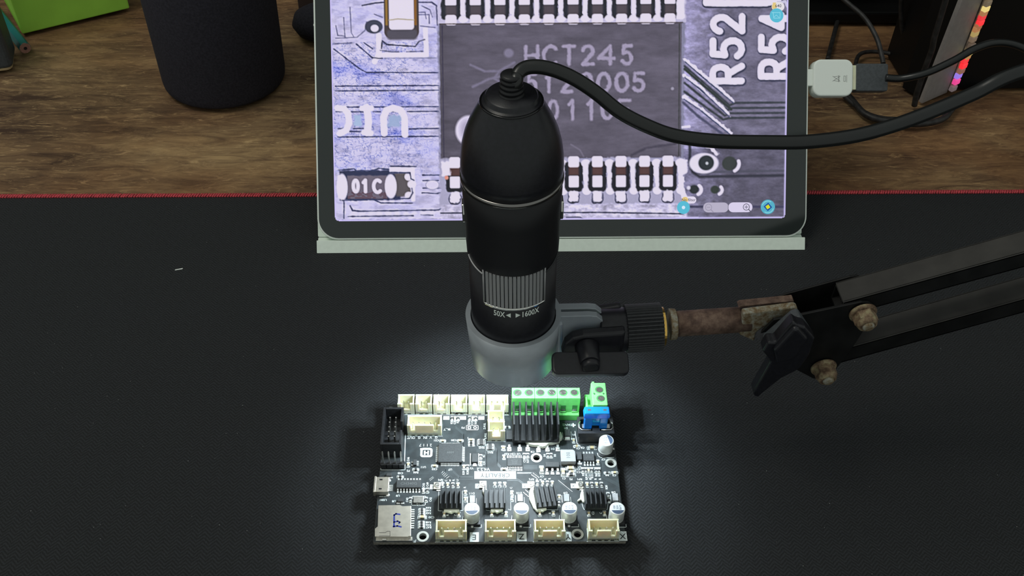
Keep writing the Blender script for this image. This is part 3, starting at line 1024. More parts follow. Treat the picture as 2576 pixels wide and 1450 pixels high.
# ---- fuse holder and blade fuse
x0, y0 = (34.13, 12.81)
x1, y1 = (49.71, 12.79)
wf = x1 - x0
cx, cy = (x0 + x1) / 2, y0
df = 9.2
ob, ib = [(-wf / 2, 0), (wf / 2, 0), (wf / 2, df), (-wf / 2, df)], round_rect(-wf / 2 + 1.2, wf / 2 - 1.2, 1.4, df - 1.4, .8)
m = MB().prism(ob, 5.5, 8.0, [ib[::-1]])
m.box(-wf / 2 + .5, wf / 2 - .5, .4, df - .4, 0, 5.6)
fh = m.build('fuse_holder', M['hdr'], pcb, (cx, cy, ZB), bevel=.15, label='black fuse holder with a blue fuse in it')
MB().box(-1.6, 1.6, .6, df - .6, 5.5, 7.9).build('holder_bridge', M['hdr'], fh)
for s in (-1, 1):
    cl = MB()
    pts = [(s * 2.2, 2.0, 7.9), (s * 6.2, 2.0, 7.9), (s * 7.3, 3.2, 7.9), (s * 7.3, 5.6, 7.9), (s * 6.6, 6.6, 7.9)]
    cl.tube(pts, .28, 6, 1)
    cl.box(min(s * 3, s * 6), max(s * 3, s * 6), 3.2, 5.4, 5.6, 7.6)
    cl.build('fuse_clip', M['tin'], fh)
fu = MB()
fu.box(-5.0, -1.6, -1.6, 1.6, 0, 8.0)
fu.box(1.6, 5.0, -1.6, 1.6, 0, 8.0)
fu.box(-1.7, 1.7, -1.1, 1.1, 1.6, 8.0)
fu.prism([(-5.4, 7.4), (5.4, 7.4), (5.7, 8.8), (5.2, 11.0), (-5.2, 11.0), (-5.7, 8.8)], -1.9, 1.9, swap='Y')
fz = fu.build('blade_fuse', M['blue'], fh, (-.3, 4.4, 7.4), bevel=.3, label='translucent blue blade fuse')
MB().tube([(-2.9, 0, 3), (-1.5, 0, 5.5), (0, 0, 4.2), (1.5, 0, 5.5), (2.9, 0, 3)], .35, 6, 6).box(-4.4, -2.4, -.35, .35, -1.2, 7).box(2.4, 4.4, -.35, .35, -1.2, 7).box(-4.0, -2.6, -.4, .4, 11.01, 11.06).box(2.6, 4.0, -.4, .4, 11.01, 11.06).build('fuse_link', M['tin'], fz)
line(silk, [(33.62, 20.24), (34.09, 13.3), (43.84, 13.23)], .25)

# ---- small surface mounted parts: ceramic body with two soldered ends
def smd(x, y, kind, rz, sc=1.0):
    L, W, H = 1.75 * sc, .85 * sc, .55 * sc
    name = {'c': 'ceramic_capacitor', 'r': 'chip_resistor', 'w': 'bridge_resistor'}[kind]
    o = put(name, lambda: MB().box(-L * .3, L * .3, -W / 2, W / 2, .08, H), M[{'c': 'tan', 'r': 'brown', 'w': 'silk'}[kind]], pcb, (x, y, ZB), rz, key='%s%.2f' % (kind, sc))
    put('end_caps', lambda: MB().box(-L / 2, -L * .28, -W / 2 - .03, W / 2 + .03, .05, H + .02).box(L * .28, L / 2, -W / 2 - .03, W / 2 + .03, .05, H + .02)
        .box(-L / 2 - .32 * sc, -L / 2 + .05, -W / 2, W / 2, .03, .16).box(L / 2 - .05, L / 2 + .32 * sc, -W / 2, W / 2, .03, .16), M['solder'], o, key='caps%.2f' % sc)
    a = math.radians(rz)
    def R(px, py):
        return (x + px * math.cos(a) - py * math.sin(a), y + px * math.sin(a) + py * math.cos(a))
    e, f = L / 2 + .5 * sc, W / 2 + .22
    for s in (-1, 1):
        line(silk, [R(s * e * .45, f), R(s * e, f), R(s * e, -f), R(s * e * .45, -f)], .16)


SM = []
SM += [(-24.38, 14.96, 'c', 0), (-16.74, 15.04, 'c', 0), (-27.39, 1.62, 'c', 0), (-14.96, 1.00, 'c', 90), (-13.42, 1.00, 'r', 90), (-12.03, 15.49, 'c', 0), (-12.02, 14.15, 'r', 0), (-12.00, 12.69, 'r', 0), (-7.85, 6.40, 'r', 90), (-7.84, 2.95, 'c', 90)]
SM += [(-38.60, 2.35, 'c', 90), (-35.30, -0.19, 'r', 0), (-41.61, -3.95, 'r', 0), (-31.52, -10.87, 'w', 90), (-29.89, -10.79, 'r', 90)]
SM += [(2.23, 10.94, 'c', 90), (2.16, 6.22, 'c', 90), (2.08, -0.05, 'c', 0), (10.95, 7.07, 'r', 90), (12.36, 7.07, 'r', 90), (21.07, 7.06, 'r', 90), (22.42, 7.05, 'r', 90), (18.07, -0.43, 'c', 90, 1.6), (27.10, -1.72, 'c', 90, 1.6)]
SM += [(42.38, 3.44, 'c', 90), (33.76, 11.85, 'c', 0), (40.36, 11.04, 'c', 0, 1.5), (30.39, 0.29, 'c', 0, 1.6), (31.06, -1.42, 'c', 0), (30.47, -3.02, 'r', 0, 1.5), (45.84, -2.12, 'r', 0), (49.08, -1.96, 'c', 0), (35.51, -0.83, 'r', 90), (36.77, -0.83, 'r', 90), (38.03, -0.84, 'c', 90), (39.29, -0.84, 'r', 90), (41.25, -0.93, 'r', 90), (42.44, -0.93, 'r', 90)]
SM += [(-31.80, -20.16, 'r', 0), (-31.75, -21.28, 'r', 0), (-31.70, -22.34, 'r', 0), (-31.51, -23.78, 'c', 0, 1.3), (-31.65, -26.22, 'r', 0), (-31.60, -27.34, 'r', 0), (-31.55, -28.44, 'r', 0), (-36.63, -15.38, 'r', 90), (-30.28, -15.34, 'r', 90), (-22.60, -22.37, 'c', 90), (-16.69, -22.39, 'c', 90), (-14.09, -11.97, 'c', 90), (-14.04, -15.23, 'c', 90), (-3.19, -22.29, 'c', 90)]
SM += [(-23.73, -7.92, 'w', 90), (-21.57, -8.02, 'c', 90), (-19.41, -8.12, 'r', 90), (-17.30, -8.13, 'c', 90)]
SM += [(-1.83, -7.97, 'c', 90), (0.23, -7.91, 'r', 90), (2.29, -7.92, 'c', 90), (16.01, -7.32, 'r', 90), (18.23, -7.32, 'c', 90), (20.25, -7.33, 'r', 90), (22.26, -7.33, 'c', 90), (36.88, -8.07, 'c', 90), (38.87, -8.08, 'r', 90), (40.86, -8.08, 'c', 90), (42.91, -8.09, 'r', 90)]
SM += [(2.60, -22.39, 'c', 90), (16.37, -22.25, 'c', 90), (22.00, -22.09, 'c', 90), (36.53, -22.27, 'c', 90), (43.01, -22.14, 'c', 90), (5.22, -12.18, 'c', 90), (5.16, -15.07, 'r', 90), (24.80, -14.26, 'c', 90), (24.44, -17.65, 'r', 90), (45.26, -13.23, 'r', 90), (45.38, -16.03, 'r', 90)]
SM += [(-20.53, 27.29, 'r', 90), (-19.26, 27.29, 'c', 90), (-17.88, 27.29, 'r', 90), (-12.78, 27.45, 'r', 90), (-11.48, 27.28, 'c', 90), (-10.07, 27.28, 'r', 90), (-26.36, 9.61, 'r', 90)]
SM.pop()
SM += [(32.67, 14.96, 'c', 90), (1.72, 11.05, 'c', 90), (33.93, 12.00, 'c', 0), (3.85, 22.44, 'r', 0)]
for t in SM:
    smd(*t)
# four-way resistor arrays
for p in [(-7.56, 14.05), (-3.74, 11.48)]:
    o = put('resistor_array', lambda: MB().box(-.8, .8, -1.5, 1.5, .1, .6), M['brown'], pcb, (p[0], p[1], ZB), 0)
    put('end_caps', lambda: [m_ := MB(), [m_.box(s * 1.05 - .4, s * 1.05 + .4, y_ - .22, y_ + .22, .05, .5) for s in (-1, 1) for y_ in (-1.15, -.4, .4, 1.15)]][0], M['solder'], o, key='arrcaps')
    line(silk, [(p[0] - .6, p[1] + 1.9), (p[0] - 1.4, p[1] + 1.9), (p[0] - 1.75, p[1] + 1.4), (p[0] - 1.75, p[1] - 1.5), (p[0] - 1.3, p[1] - 1.9), (p[0] + 1.3, p[1] - 1.9), (p[0] + 1.75, p[1] - 1.5), (p[0] + 1.75, p[1] + 1.4), (p[0] + 1.4, p[1] + 1.9), (p[0] + .6, p[1] + 1.9)], .16)

# ---- white print on the board
def txt(p, s, size, rz=180, bold=.02, sx=1.0):
    silk.text(s, size, (p[0], p[1], SZ), rz, bold=bold, sx=sx)


x0, y0 = (-10.85, -4.86)
x1, y1 = (7.49, -1.24)
label_box((x0 + x1) / 2, (y0 + y1) / 2, 17.6, 3.9, 'CREALITY', 2.1, sx=.93)
txt((-6.72, 0), 'V4.2.2', 1.5, bold=.035)
x, y = (-31.16, 8.75)
ring = round_rect(x - 2.6, x + 2.6, y - 2.45, y + 2.45, 1.2, 5)
inner = round_rect(x - 1.65, x + 1.65, y - 1.45, y + 1.45, .35, 3)
silk.prism(ring, SZ, SZ + .01, [inner[::-1]])
silk.prism([(x - 2.75, y + 2.3), (x - 1.6, y + 2.3), (x - 1.6, y + 1.3), (x - 2.75, y + 1.3)], SZ + .01, SZ + .02)
txt((x, y), 'H', 1.9, 180, .09, 1.1)
txt((-31.7, 12.75), '2 1 1 7', 1.35, 180, .0)
txt((-27.24, 16.9), 'G', 1.15, 180, .03)
txt((-29.62, 16.9), 'V', 1.15, 180, .03)
txt((-32, 16.81), 'IN', 1.15, 180, .03)
txt((-34.62, 16.75), 'G', 1.15, 180, .03)
txt((-38.12, 16.75), 'OUT', 1.15, 180, .03)
txt((-22.67, 21.33), 'BL_T', .95, 180, .03)
txt((-15.67, 22.28), 'P3', 1.0)
x, y = (-11.61, 22.28)
line(silk, [(x - 2.6, y - 1.2), (x + 2.6, y - 1.2), (x + 2.6, y + 1.2), (x - 2.6, y + 1.2)], .25, closed=True)
silk.prism([(x - 2.0, y - .75), (x - .5, y - .75), (x - .5, y + .75), (x - 2.0, y + .75)], SZ, SZ + .01, [circle(x - 1.25, y, .42, 12)[::-1]])
silk.prism(circle(x + 1.25, y, .8, 16), SZ, SZ + .01, [circle(x + 1.25, y, .42, 16)[::-1]])
for p, s in (((-23.15, 27.71), 'Z-'), ((-15.75, 27.71), 'Y-'), ((-7.62, 27.7), 'X-')):
    label_box(p[0], p[1], 2.7, 2.0, s, 1.1)
for p, s in (((-27.86, -8.92), 'E'), ((-8.99, -8.59), 'Z'), ((10.66, -8.51), 'Y'), ((31.04, -8.57), 'X')):
    label_box(p[0], p[1], 2.15, 2.35, s, 1.25)
for p, s, w_ in (((-10.26, -33.09), 'E', 3.6), ((8.69, -32.86), 'Z', 4.0), ((27.7, -33), 'Y', 2.6), ((49.39, -32.89), 'X', 3.4)):
    label_box(p[0] - (0.0 if s != 'Y' else .3), p[1], w_, 4.4, s, 2.5, bold=.01)
x, y = (30.46, 23.87)
txt((x, y), 'FAN2', 1.25, 180, .02)
txt((33.09, 23.87), '+', 2.6, 180, .07)
for p, s in (((29.73, 22.03), 'D4'), ((32.87, 18.43), 'F1'), ((-27.19, 15.33), 'C51'), ((-19.56, 15.42), 'C50'), ((-32.19, 1.13), 'U11'), ((-35.18, -1.63), 'R66'), ((-27.4, 0.14), 'C52'),
             ((-20.72, -0.13), 'U7'), ((-41.67, -1.94), 'C45'), ((-47.98, -15.32), 'USB1'), ((-42.03, -13.23), 'U9'), ((-43.46, -15.95), 'U8'), ((-33.43, -17.67), 'Y2'), ((-29.15, -19.2), 'R44'),
             ((-29.1, -20.48), 'R40'), ((-29.05, -21.78), 'R43'), ((-27.74, -23.74), 'C30'), ((-28.87, -26.12), 'R48'), ((-28.82, -27.39), 'R46'), ((-28.65, -28.48), 'R47'), ((-34.02, -35), 'J1'),
             ((-38.42, -0.75), 'P2'), ((-11.47, -12.23), 'D11'), ((8.2, -12.06), 'D10'), ((27.52, -12.06), 'D9'), ((47.64, -11.86), 'D8'), ((-24.56, -5.41), 'RP4'), ((13.6, -5.18), 'RP2'),
             ((33.92, -5.23), 'RP1'), ((18.08, -3.68), 'C9'), ((27.28, -4.76), 'C1'), ((30.27, -5.15), 'F2'), ((-11.6, 0.52), 'Y3'), ((45.78, -3.1), 'R8'), ((48.8, -3.2), 'C3'),
             ((14.57, 9.12), 'C8'), ((23.26, 10.69), 'D1'), ((34.37, 11), 'C5'), ((36.39, 11.26), 'C6'), ((44.89, 5.11), 'C7'), ((34.2, 1.17), 'U2'), ((33.35, -0.03), 'C12'), ((33.38, -1.56), 'C13'),
             ((-7.44, 11.34), 'RN2'), ((-3.75, 8.79), 'RN1'), ((5.81, 7.99), 'U3 C24 R20'), ((-11.23, -6.49), '')):
    if s:
        txt(p, s, .95, 180, .03)
for p, s in (((-14.99, -1.85), 'R39'), ((-13.28, -1.68), 'R38'), ((-38.7, 5.25), 'C46'), ((-31.57, -8.19), 'C43'), ((-29.96, -7.75), 'C49'), ((10.96, 4.51), 'C25'), ((12.36, 4.33), 'R37'), ((19.68, 7.18), 'R4'),
             ((24.15, 7.18), 'R5'), ((-6.44, 6.87), 'R1'), ((-6.37, 3.24), 'C31'), ((35.67, -2.91), 'R9'), ((36.94, -3.67), 'R10'), ((38.33, -3.76), 'C11'), ((39.38, -3.76), 'R12'), ((41.17, -3.18), 'R6'),
             ((42.43, -3.18), 'R7'), ((-20.67, 25.01), 'R2'), ((-19.32, 24.95), 'C2'), ((-18.01, 25.5), 'R3'), ((-13.04, 25.01), 'R18'), ((-11.64, 25.01), 'C19'), ((-10.11, 25.17), 'R19'), ((-6.09, 23.08), 'Z-PUL'), ((-5.66, 17.67), 'E-PUL'),
             ((-21.18, -22.77), 'R'), ((-17.97, -22.78), 'C'), ((1.25, -21.87), 'R'), ((20.61, -21.94), 'R'), ((38.34, -22.01), 'C2'), ((41.58, -22.02), 'C'), ((44.96, -9.37), 'R20'), ((4.96, -9.54), 'C'), ((-14.39, -9.3), 'R'),
             ((-38, -15.35), 'C43'), ((-28.4, -15.22), 'C42')):
    txt(p, s, .9, 90, .03)
for i, (px, py) in enumerate([(-23.89, -5.73), (-22.3, -5.74), (-20.71, -5.68), (-19.13, -5.62), (-17.54, -5.62)]):
    txt((px, py), ('R', 'C', 'R', 'R', 'C')[i], .95, 90 if i % 2 else 180, .03)
for px, py in [(15.94, -5.44), (17.53, -5.44), (19.41, -5.13), (21.28, -4.97), (36.99, -5.17), (38.59, -5.17), (40.73, -5.18), (42.6, -5.18)]:
    txt((px, py), 'R', .95, 90, .03)
# frames around the driver parts
for pts in ([(-25.19, -10.92), (-25.1, -20.69), (-23.22, -20.76)], [(-15.99, -20.58), (-14.99, -20.58), (-15.38, -10.95)], [(-5.62, -16.22), (-5.51, -20.55), (-3.92, -20.69)], [(3.6, -20.07), (4.62, -20.52), (4.53, -11.74)], [(18.74, -20.27), (23.92, -20.44), (24.05, -18)], [(34.11, -17.72), (34.58, -20.17), (44.32, -20.36), (44.81, -17.76)]):
    line(silk, pts, .2)
for pts in ([(-13.41, 16.96), (-13.35, 12.24), (-10.36, 12.23)], [(34.73, 0.74), (40.08, 0.73)], [(40.5, 0.73), (43.32, 0.72)], [(28.27, -3.99), (32.45, -4), (32.59, 1.26)], [(-49.55, -13.71), (-48.01, -13.71)], [(-47.64, -13.68), (-46.1, -13.68)]):
    line(silk, pts, .22)
for a0 in range(6):
    x, y = (27.23, 12.62)
    for k in range(4):
        trace.prism(circle(x + a0 * .95, y - k * .9, .18, 8), SZ - .01, SZ)
silk.build('white_print', M['silk'], pcb, flat=True, kind='stuff', label='white printed letters and part outlines')
dark.build('dark_print', M['silk_dark'], pcb, flat=True, kind='stuff', label='dark letters on white printed labels')

# covered copper traces
def bundle(pts, n, gap, w=.18):
    for k in range(n):
        line(trace, [(p[0], p[1] - k * gap) for p in pts], w, SZ - .015)


bundle([(7.64, -1.64), (15.25, -1.66), (16.96, -4.27)], 1, .5)
bundle([(7.62, -2.32), (14.11, -2.33), (15.97, -4.61)], 1, .5)
bundle([(10.6, 1.84), (16.22, 1.83)], 5, .45)
bundle([(3.46, -5.09), (7.97, -5.1), (10.04, -7.02)], 2, .7)
bundle([(-21.21, -0.31), (-19.82, -0.31), (-16.69, -3.69), (-11.01, -3.71)], 3, .45)
bundle([(-22.63, 0.54), (-22.58, -1.15), (-19.44, -4.52), (-11, -4.54)], 2, .5)
bundle([(-9.57, 10.38), (-6.16, 10.37), (-5.31, 8.27), (-5.32, 2.04)], 4, .45)
bundle([(-2.31, 12.67), (-0.76, 10.37), (-0.82, 3.75), (0.71, 1.69)], 4, .45)
bundle([(-48.34, -1.44), (-29.74, -1.48)], 3, .5)
bundle([(24.7, -5.78), (29.42, -11.18)], 2, .6)
bundle([(-24.62, 25.66), (-24.29, 14.55)], 1, .5)
bundle([(-18.97, 23.08), (-15.37, 19.25), (-15.18, 6.84)], 3, .5)
bundle([(43.73, 3.99), (43.16, -2.85), (50.37, -7.89)], 3, .6)
bundle([(32.56, -4.51), (33.89, -5.35), (43.64, -5.37)], 2, .6)
trace.build('copper_traces', M['trace'], pcb, flat=True, kind='stuff')
bright = MB()
for pts in ([(-24.36, -1.99), (-23.42, -0.81), (-23.96, -1.32)], [(-23.99, -2.84), (-22.98, -1.66)], [(-23.48, -3.51), (-22.41, -2.17)], [(-22.98, -4.01), (-21.84, -2.84)], [(-22.2, -4.68), (-21.12, -3.68)], [(-29.36, -5.17), (-27.9, -3.83)], [(-29.06, -5.83), (-27.6, -4.34)], [(14.4, -1.99), (16.81, -4.44)], [(13.67, -2.92), (15.83, -4.77)], [(10.87, -10.5), (12.02, -11.76)], [(10.04, -11.76), (11.95, -13.79)], [(24.96, -5.78), (30.46, -11.5)], [(7.7, -1.98), (13.56, -1.99)]):
    line(bright, pts, .14)
bright.build('scratched_traces', M['solder'], pcb, flat=True, kind='stuff', label='bare bright scratches in the black lacquer')

# ---- solder joints that hold the board off the mat
sp_ = MB()
for x, y, n in [(p[0], p[1] + 2.6, 4) for p in [(-19.42, -35.13), (0.07, -35.16), (19.68, -35.14), (41.24, -35.09)]] + [(p[0], p[1] + 2.6, 2) for p in [(-40.94, 29.83), (-33.14, 29.8), (-25.28, 29.73), (-17.5, 29.7), (-9.71, 29.67)]] + [(hx, hy + 10, 3), (14, 30, 6), (30, 30, 4), (44, 30, 2)]:
    for i in range(n):
        sp_.cyl((x + 2.5 * (i - (n - 1) / 2), y, ZB - 1.65), (x + 2.5 * (i - (n - 1) / 2), y, .02), .75, .3, 8)
sp_.build('solder_joints', M['solder'], pcb, kind='stuff')

# ------------------------------------------------------------------ USB microscope (vertical, above the board)
mic = thing('usb_microscope', 'black handheld USB microscope with soft grip standing in the grey ring, lens down', 'microscope', MIC, (0, MIC_ROT, 0))
low = MB().lathe([(15.1, 0.2), (16.3, 1.2), (16.4, 66.5), (15.4, 66.5), (14.9, 60), (14.9, 9), (13.4, 7.5), (0, 7.5), (0, 7.0), (13.2, 6.8), (14.4, 5.5), (14.5, 0.2)], 96, closed=True)
low.build('lower_barrel', M['black'], mic)
MB().lathe([(16.82, 61.0), (17.0, 66), (17.35, 82), (17.6, 92.6), (17.2, 93.0), (16.0, 93.0), (16.0, 61.0), (16.6, 60.4)], 96, closed=True).build('rubber_grip', M['rubber'], mic, label='matt soft rubber grip sleeve')
MB().lathe([(17.6, 93.0), (17.95, 93.4), (17.95, 94.6), (17.6, 95.0), (15, 95.0), (15, 93.0)], 96, closed=True).build('seam_ring', M['darkchrome'], mic, label='glossy black ring between grip and cap')
cap_prof = [(17.6, 95), (17.75, 99), (17.5, 103), (16.9, 107.5), (15.8, 112), (14.1, 116.5), (12.1, 120.5), (10.6, 123.2), (10.2, 123.9), (9.7, 124.5), (9.1, 124.6), (8.7, 125.0), (8.6, 126.1), (8.1, 126.6), (0, 126.7)]
cp_ = MB().lathe(cap_prof, 96)
MB().lathe([(10.15, 123.6), (10.6, 123.9), (10.45, 124.3), (9.9, 124.45)], 8 * 12, closed=True).build('shoulder_ridge', M['black_gloss'], mic)
cp_.build('domed_cap', M['black'], mic, label='domed upper cap of the housing')
for s in (-1, 1):
    q = MB().prism([(-2.1, -4), (2.1, -4), (2.6, 0), (2.1, 4), (-2.1, 4), (-2.6, 0)], -.5, .7, swap='X')
    o = q.build('side_button', M['chrome'], mic, (s * 17.35, 0, 79), bevel=.4)
# curved bright trims low on both flanks of the grip
for s in (-1, 1):
    pts = []
    for i in range(9):
        a = math.radians(198 + 30 * i / 8) if s < 0 else math.radians(-18 - 30 * i / 8)
        pts.append((17.0 * math.cos(a), 17.0 * math.sin(a), 62.6 - 3.0 * (i / 8) ** .7))
    MB().tube(pts, .33, 6, 3).build('edge_trim', M['silver' if s < 0 else 'hdr'], mic)
# focus wheel seen through its window
wf_ = MB()
a0, a1, zb, zt = -41, 41, 45.0, 61.5
nr = 15
for i in range(nr):
    a = math.radians(-90 + a0 + 3 + (a1 - a0 - 6) * (i + .5) / nr)
    da = math.radians(1.85)
    P_ = [(r * math.cos(a + t), r * math.sin(a + t)) for r, t in ((16.2, -da), (17.0, -da), (17.0, da), (16.2, da))]
    wf_.prism(P_, zb + .6, zt)
wf_.build('focus_wheel_ribs', M['silver'], mic, label='silver ribs of the focus wheel')
def arc(r0, r1, z0, z1, a0, a1, n=24):
    m = MB()
    vs, fs = [], []
    for i in range(n + 1):
        a = math.radians(-90 + a0 + (a1 - a0) * i / n)
        for r, z in ((r0, z0), (r1, z0), (r1, z1), (r0, z1)):
            vs.append((r * math.cos(a), r * math.sin(a), z))
    for i in range(n):
        for k in range(4):
            fs.append((i * 4 + k, i * 4 + (k + 1) % 4, (i + 1) * 4 + (k + 1) % 4, (i + 1) * 4 + k))
    fs += [(0, 1, 2, 3), (n * 4, n * 4 + 1, n * 4 + 2, n * 4 + 3)]
    return m.add(vs, fs, True)
arc(16.2, 16.5, zb, zt, a0, a1).build('focus_wheel', M['grey_pl'], mic)
arc(16.3, 17.1, zb - .3, zb + .5, a0 - 1, a1 + 1).build('window_rim', M['chrome'], mic)
for s in (-1, 1):
    arc(16.3, 17.0, zb, zt, s * 41.5 - .8, s * 41.5 + .8, 2).build('window_rim', M['silver'], mic)
# lettering wrapped round the barrel
lt = MB()
flat = MB().text('50X', 2.7, (-5.9, 0, 0), 0, bold=.02, sx=.66).text('1600X', 2.7, (6.0, 0, 0), 0, bold=.02, sx=.68)
flat.add([(-1.5, -1.15, 0), (-1.5, 1.15, 0), (-3.3, 0, 0)], [(0, 1, 2)])
flat.add([(.3, -1.15, 0), (.3, 1.15, 0), (2.1, 0, 0)], [(0, 1, 2)])
rr = 16.47
lt.add([(rr * math.sin(p[0] / rr), -rr * math.cos(p[0] / rr), 41.6 + p[1] + .0) for p in flat.v], flat.f)
lt.build('printed_lettering', M['white_pl'], mic, flat=True, label='white print 50X 1600X with two small triangles')
# ribbed strain relief and cable
sr = MB()
prof = [(4.2, 126.0)]
z = 126.0
for i in range(4):
    r = 4.25 - .18 * i
    prof += [(r, z), (r, z + 1.15), (r - .75, z + 1.3), (r - .75, z + 1.65)]
    z += 1.7
prof += [(3.6, z), (3.55, z + .9), (3.0, z + 1.3), (0, z + 1.35)]
sr.lathe(prof, 40)
sr.build('strain_relief', M['rubber'], mic)
Minv = (Matrix.Translation(MIC) @ Matrix.Rotation(MIC_ROT, 4, 'Y')).inverted()
cpts = [(2.2, 22, 176)] + [(3.11, 20.74, 181.58), (3.53, 22.38, 182.6), (4.71, 23.99, 183.64), (6.9, 25.14, 184.25), (9.94, 25.2, 184.51), (13.49, 24.71, 184.23), (17.53, 23.68, 183.41), (22.58, 21.82, 181.79), (29.01, 19.54, 178.37), (36.89, 16.72, 173.02), (45.98, 14.02, 169.34), (55.35, 13.19, 166.17), (68.24, 11.54, 165.27), (83.73, 10.68, 165.37), (97.93, 10.23, 165.81), (113.44, 10.98, 167.58), (125.95, 12.08, 170.98), (138.39, 14.06, 175.29), (150.76, 16.54, 180.14), (165.82, 19.27, 186.84)] + [(210, 30, 192), (250, 60, 170), (285, 110, 110), (310, 170, 40), (330, 230, 6), (400, 250, 4)]
MB().tube([tuple(Minv @ Vector(p)) for p in cpts], 2.38, 16, 8).build('usb_cable', M['cable'], mic, label='thick black cable curving up and away to the right')
for k in range(8):
    a = 2 * PI * (k + .5) / 8
    MB().lathe([(1.3, 6.3), (1.2, 6.0), (0, 5.95)], 12, (9.2 * math.cos(a), 9.2 * math.sin(a), .3)).build('led_lens', M['white_pl'], mic)
MB().lathe([(3.5, 6.5), (3.2, 5.5), (0, 5.3)], 24).build('objective_lens', M['black_gloss'], mic)

# ------------------------------------------------------------------ printed grey ring holder with two lugs
hold = thing('ring_holder', 'grey printed plastic ring clasping the lower end of the microscope, with side lugs', 'holder', MIC, (0, MIC_ROT, 0))
MB().lathe([(16.9, 1.6), (18.7, 26.6), (16.75, 26.6), (16.55, 1.6)], 96, closed=True, smooth=False).build('ring', M['printed'], hold)
bpy.data.objects['ring'].data.polygons.foreach_set('use_smooth', [abs(p.normal.z) < .5 for p in bpy.data.objects['ring'].data.polygons])
lug = [(15.5, 5.5), (29, 5.5), (35.5, 12), (35.8, 20), (34.9, 23.5), (32.6, 25.9), (29.5, 26.5), (16.5, 26.6)]
for y0, y1 in ((-3.0, -.2), (1.2, 4.3)):
    MB().prism(lug, y0, y1, swap='Y').build('lug', M['printed'], hold, bevel=.25)
MB().box(16.5, 19.5, -4.2, 5.3, 2.5, 24).build('lug_root', M['printed'], hold, bevel=1.2)

# ------------------------------------------------------------------ black swivel clamp
cl = thing('swivel_clamp', 'black plastic swivel clamp with ribbed collar and T-shaped thumb lever beside the grey ring', 'clamp', (38, 22, 66))
W0 = Vector((38, 22, 66))
def rel(p):
    return tuple(Vector(p) - W0)
AX = Vector((1, .02, .052)).normalized()
bd = MB()
bd.prism([(-14.5, -7.5), (-15.8, -3), (-14.8, 2), (-12.0, 5.5), (-8, 6.8), (6.6, 8.0), (8.5, 8.5), (8.5, -8.0), (-4, -8.6)], -9.3, -4.6, swap='Y')
bd.build('fork_cheek', M['black'], cl, (2.0, 0, 0), bevel=1.3, seg=3)
MB().prism([(-13, -7.5), (-13, -1), (-8, 4.5), (8.5, 8.0), (8.5, -8.0)], 5.2, 9.0, swap='Y').build('fork_cheek', M['black'], cl, (2.0, 0, 0), bevel=1.2, seg=3)
MB().cyl((1.5, 0, 0), (13, 0.1, .5), 8.6, 8.9, 48).build('socket', M['black'], cl, bevel=.8)
co = MB()
n = 40
pr = []
for k in range(n):
    for t, r in ((0, 9.15), (.28, 9.75), (.62, 9.75), (.9, 9.15)):
        a = 2 * PI * (k + t) / n
        pr.append((r * math.cos(a), r * math.sin(a)))
q = AX.to_track_quat('Z', 'Y').to_matrix().to_4x4()
co.x = Matrix.Translation(Vector((12.2, .2, .6))) @ q
co.prism(pr, 0, 14.2)
co.build('ribbed_collar', M['hdr'], cl, bevel=0, label='ribbed black tightening collar')
br = MB()
br.x = Matrix.Translation(Vector((12.2, .2, .6))) @ q
br.lathe([(6.6, 14.0), (7.9, 14.0), (7.9, 15.4), (6.6, 15.4)], 40, closed=True, smooth=False)
br.build('brass_washer', M['gold'], cl, label='bright brass washer')
# lever
stem = MB().cyl((-4.2, -9.0, .6), (-3.6, -18.0, .2), 4.9, 3.9, 32).cyl((-3.6, -18.0, .2), (-3.4, -20.6, .1), 3.9, 3.3, 32)
stem.build('lever_stem', M['black'], cl, bevel=.7)
lv = MB()
lv.x = Matrix.Translation((-3.3, -16.0, -1.6)) @ Matrix.Rotation(math.radians(20), 4, 'X')
lv.prism(round_rect(-15, 15, -5.0, 4.4, 2.2), -2.2, 1.6)
lv.build('lever_bar', M['black'], cl, bevel=.8, seg=3)

# ------------------------------------------------------------------ boom arm
arm = thing('boom_arm', 'black jointed boom arm with rusty tube, nuts and wing knob reaching in from the right', 'boom arm', (130, 25, 60))
A0 = Vector((130, 25, 60))
def ar(p):
    return tuple(Vector(p) - A0)
def arl(l):
    return [(p[0] - 130, p[1] - 60) for p in l]
YA = 25.4
t0 = (69.9, 25.4, 65.67)
t1 = (100.77, 25.4, 68.2)
MB().cyl(ar(t0), ar(t1), 5.25, 5.25, 32).build('rusty_tube', M['rust'], arm, label='brown rusty round tube')
MB().cyl(ar((t0[0] - 1.4, t0[1], t0[2] - .1)), ar((t0[0] + 1.4, t0[1], t0[2] + .1)), 6.5, 6.2, 32).build('tube_flange', M['rust2'], arm, bevel=.4)
br_ = [(95.74, 76.12), (115.6, 79.51), (116.8, 79.01), (117.8, 76.55), (115.37, 74.61), (109.87, 71.4), (105.31, 67.7), (103.19, 64.88), (103.52, 59.72), (99.19, 62.38), (96.71, 63.7), (95.79, 66.26), (96.31, 70.66)]
MB().prism(arl(br_), 20.6 - 25, 24.0 - 25, swap='Y').build('socket_bracket', M['rust2'], arm, bevel=.8, seg=3, label='bent galvanised bracket spotted with rust')
fl_ = [(94.94, 75.13), (95.74, 76.04), (116.37, 78.7), (116.87, 78.02), (95.94, 74.99)]
MB().prism(arl(fl_), 25.0 - 25, 28.5 - 25, swap='Y').build('bracket_flange', M['rust'], arm, bevel=.2)
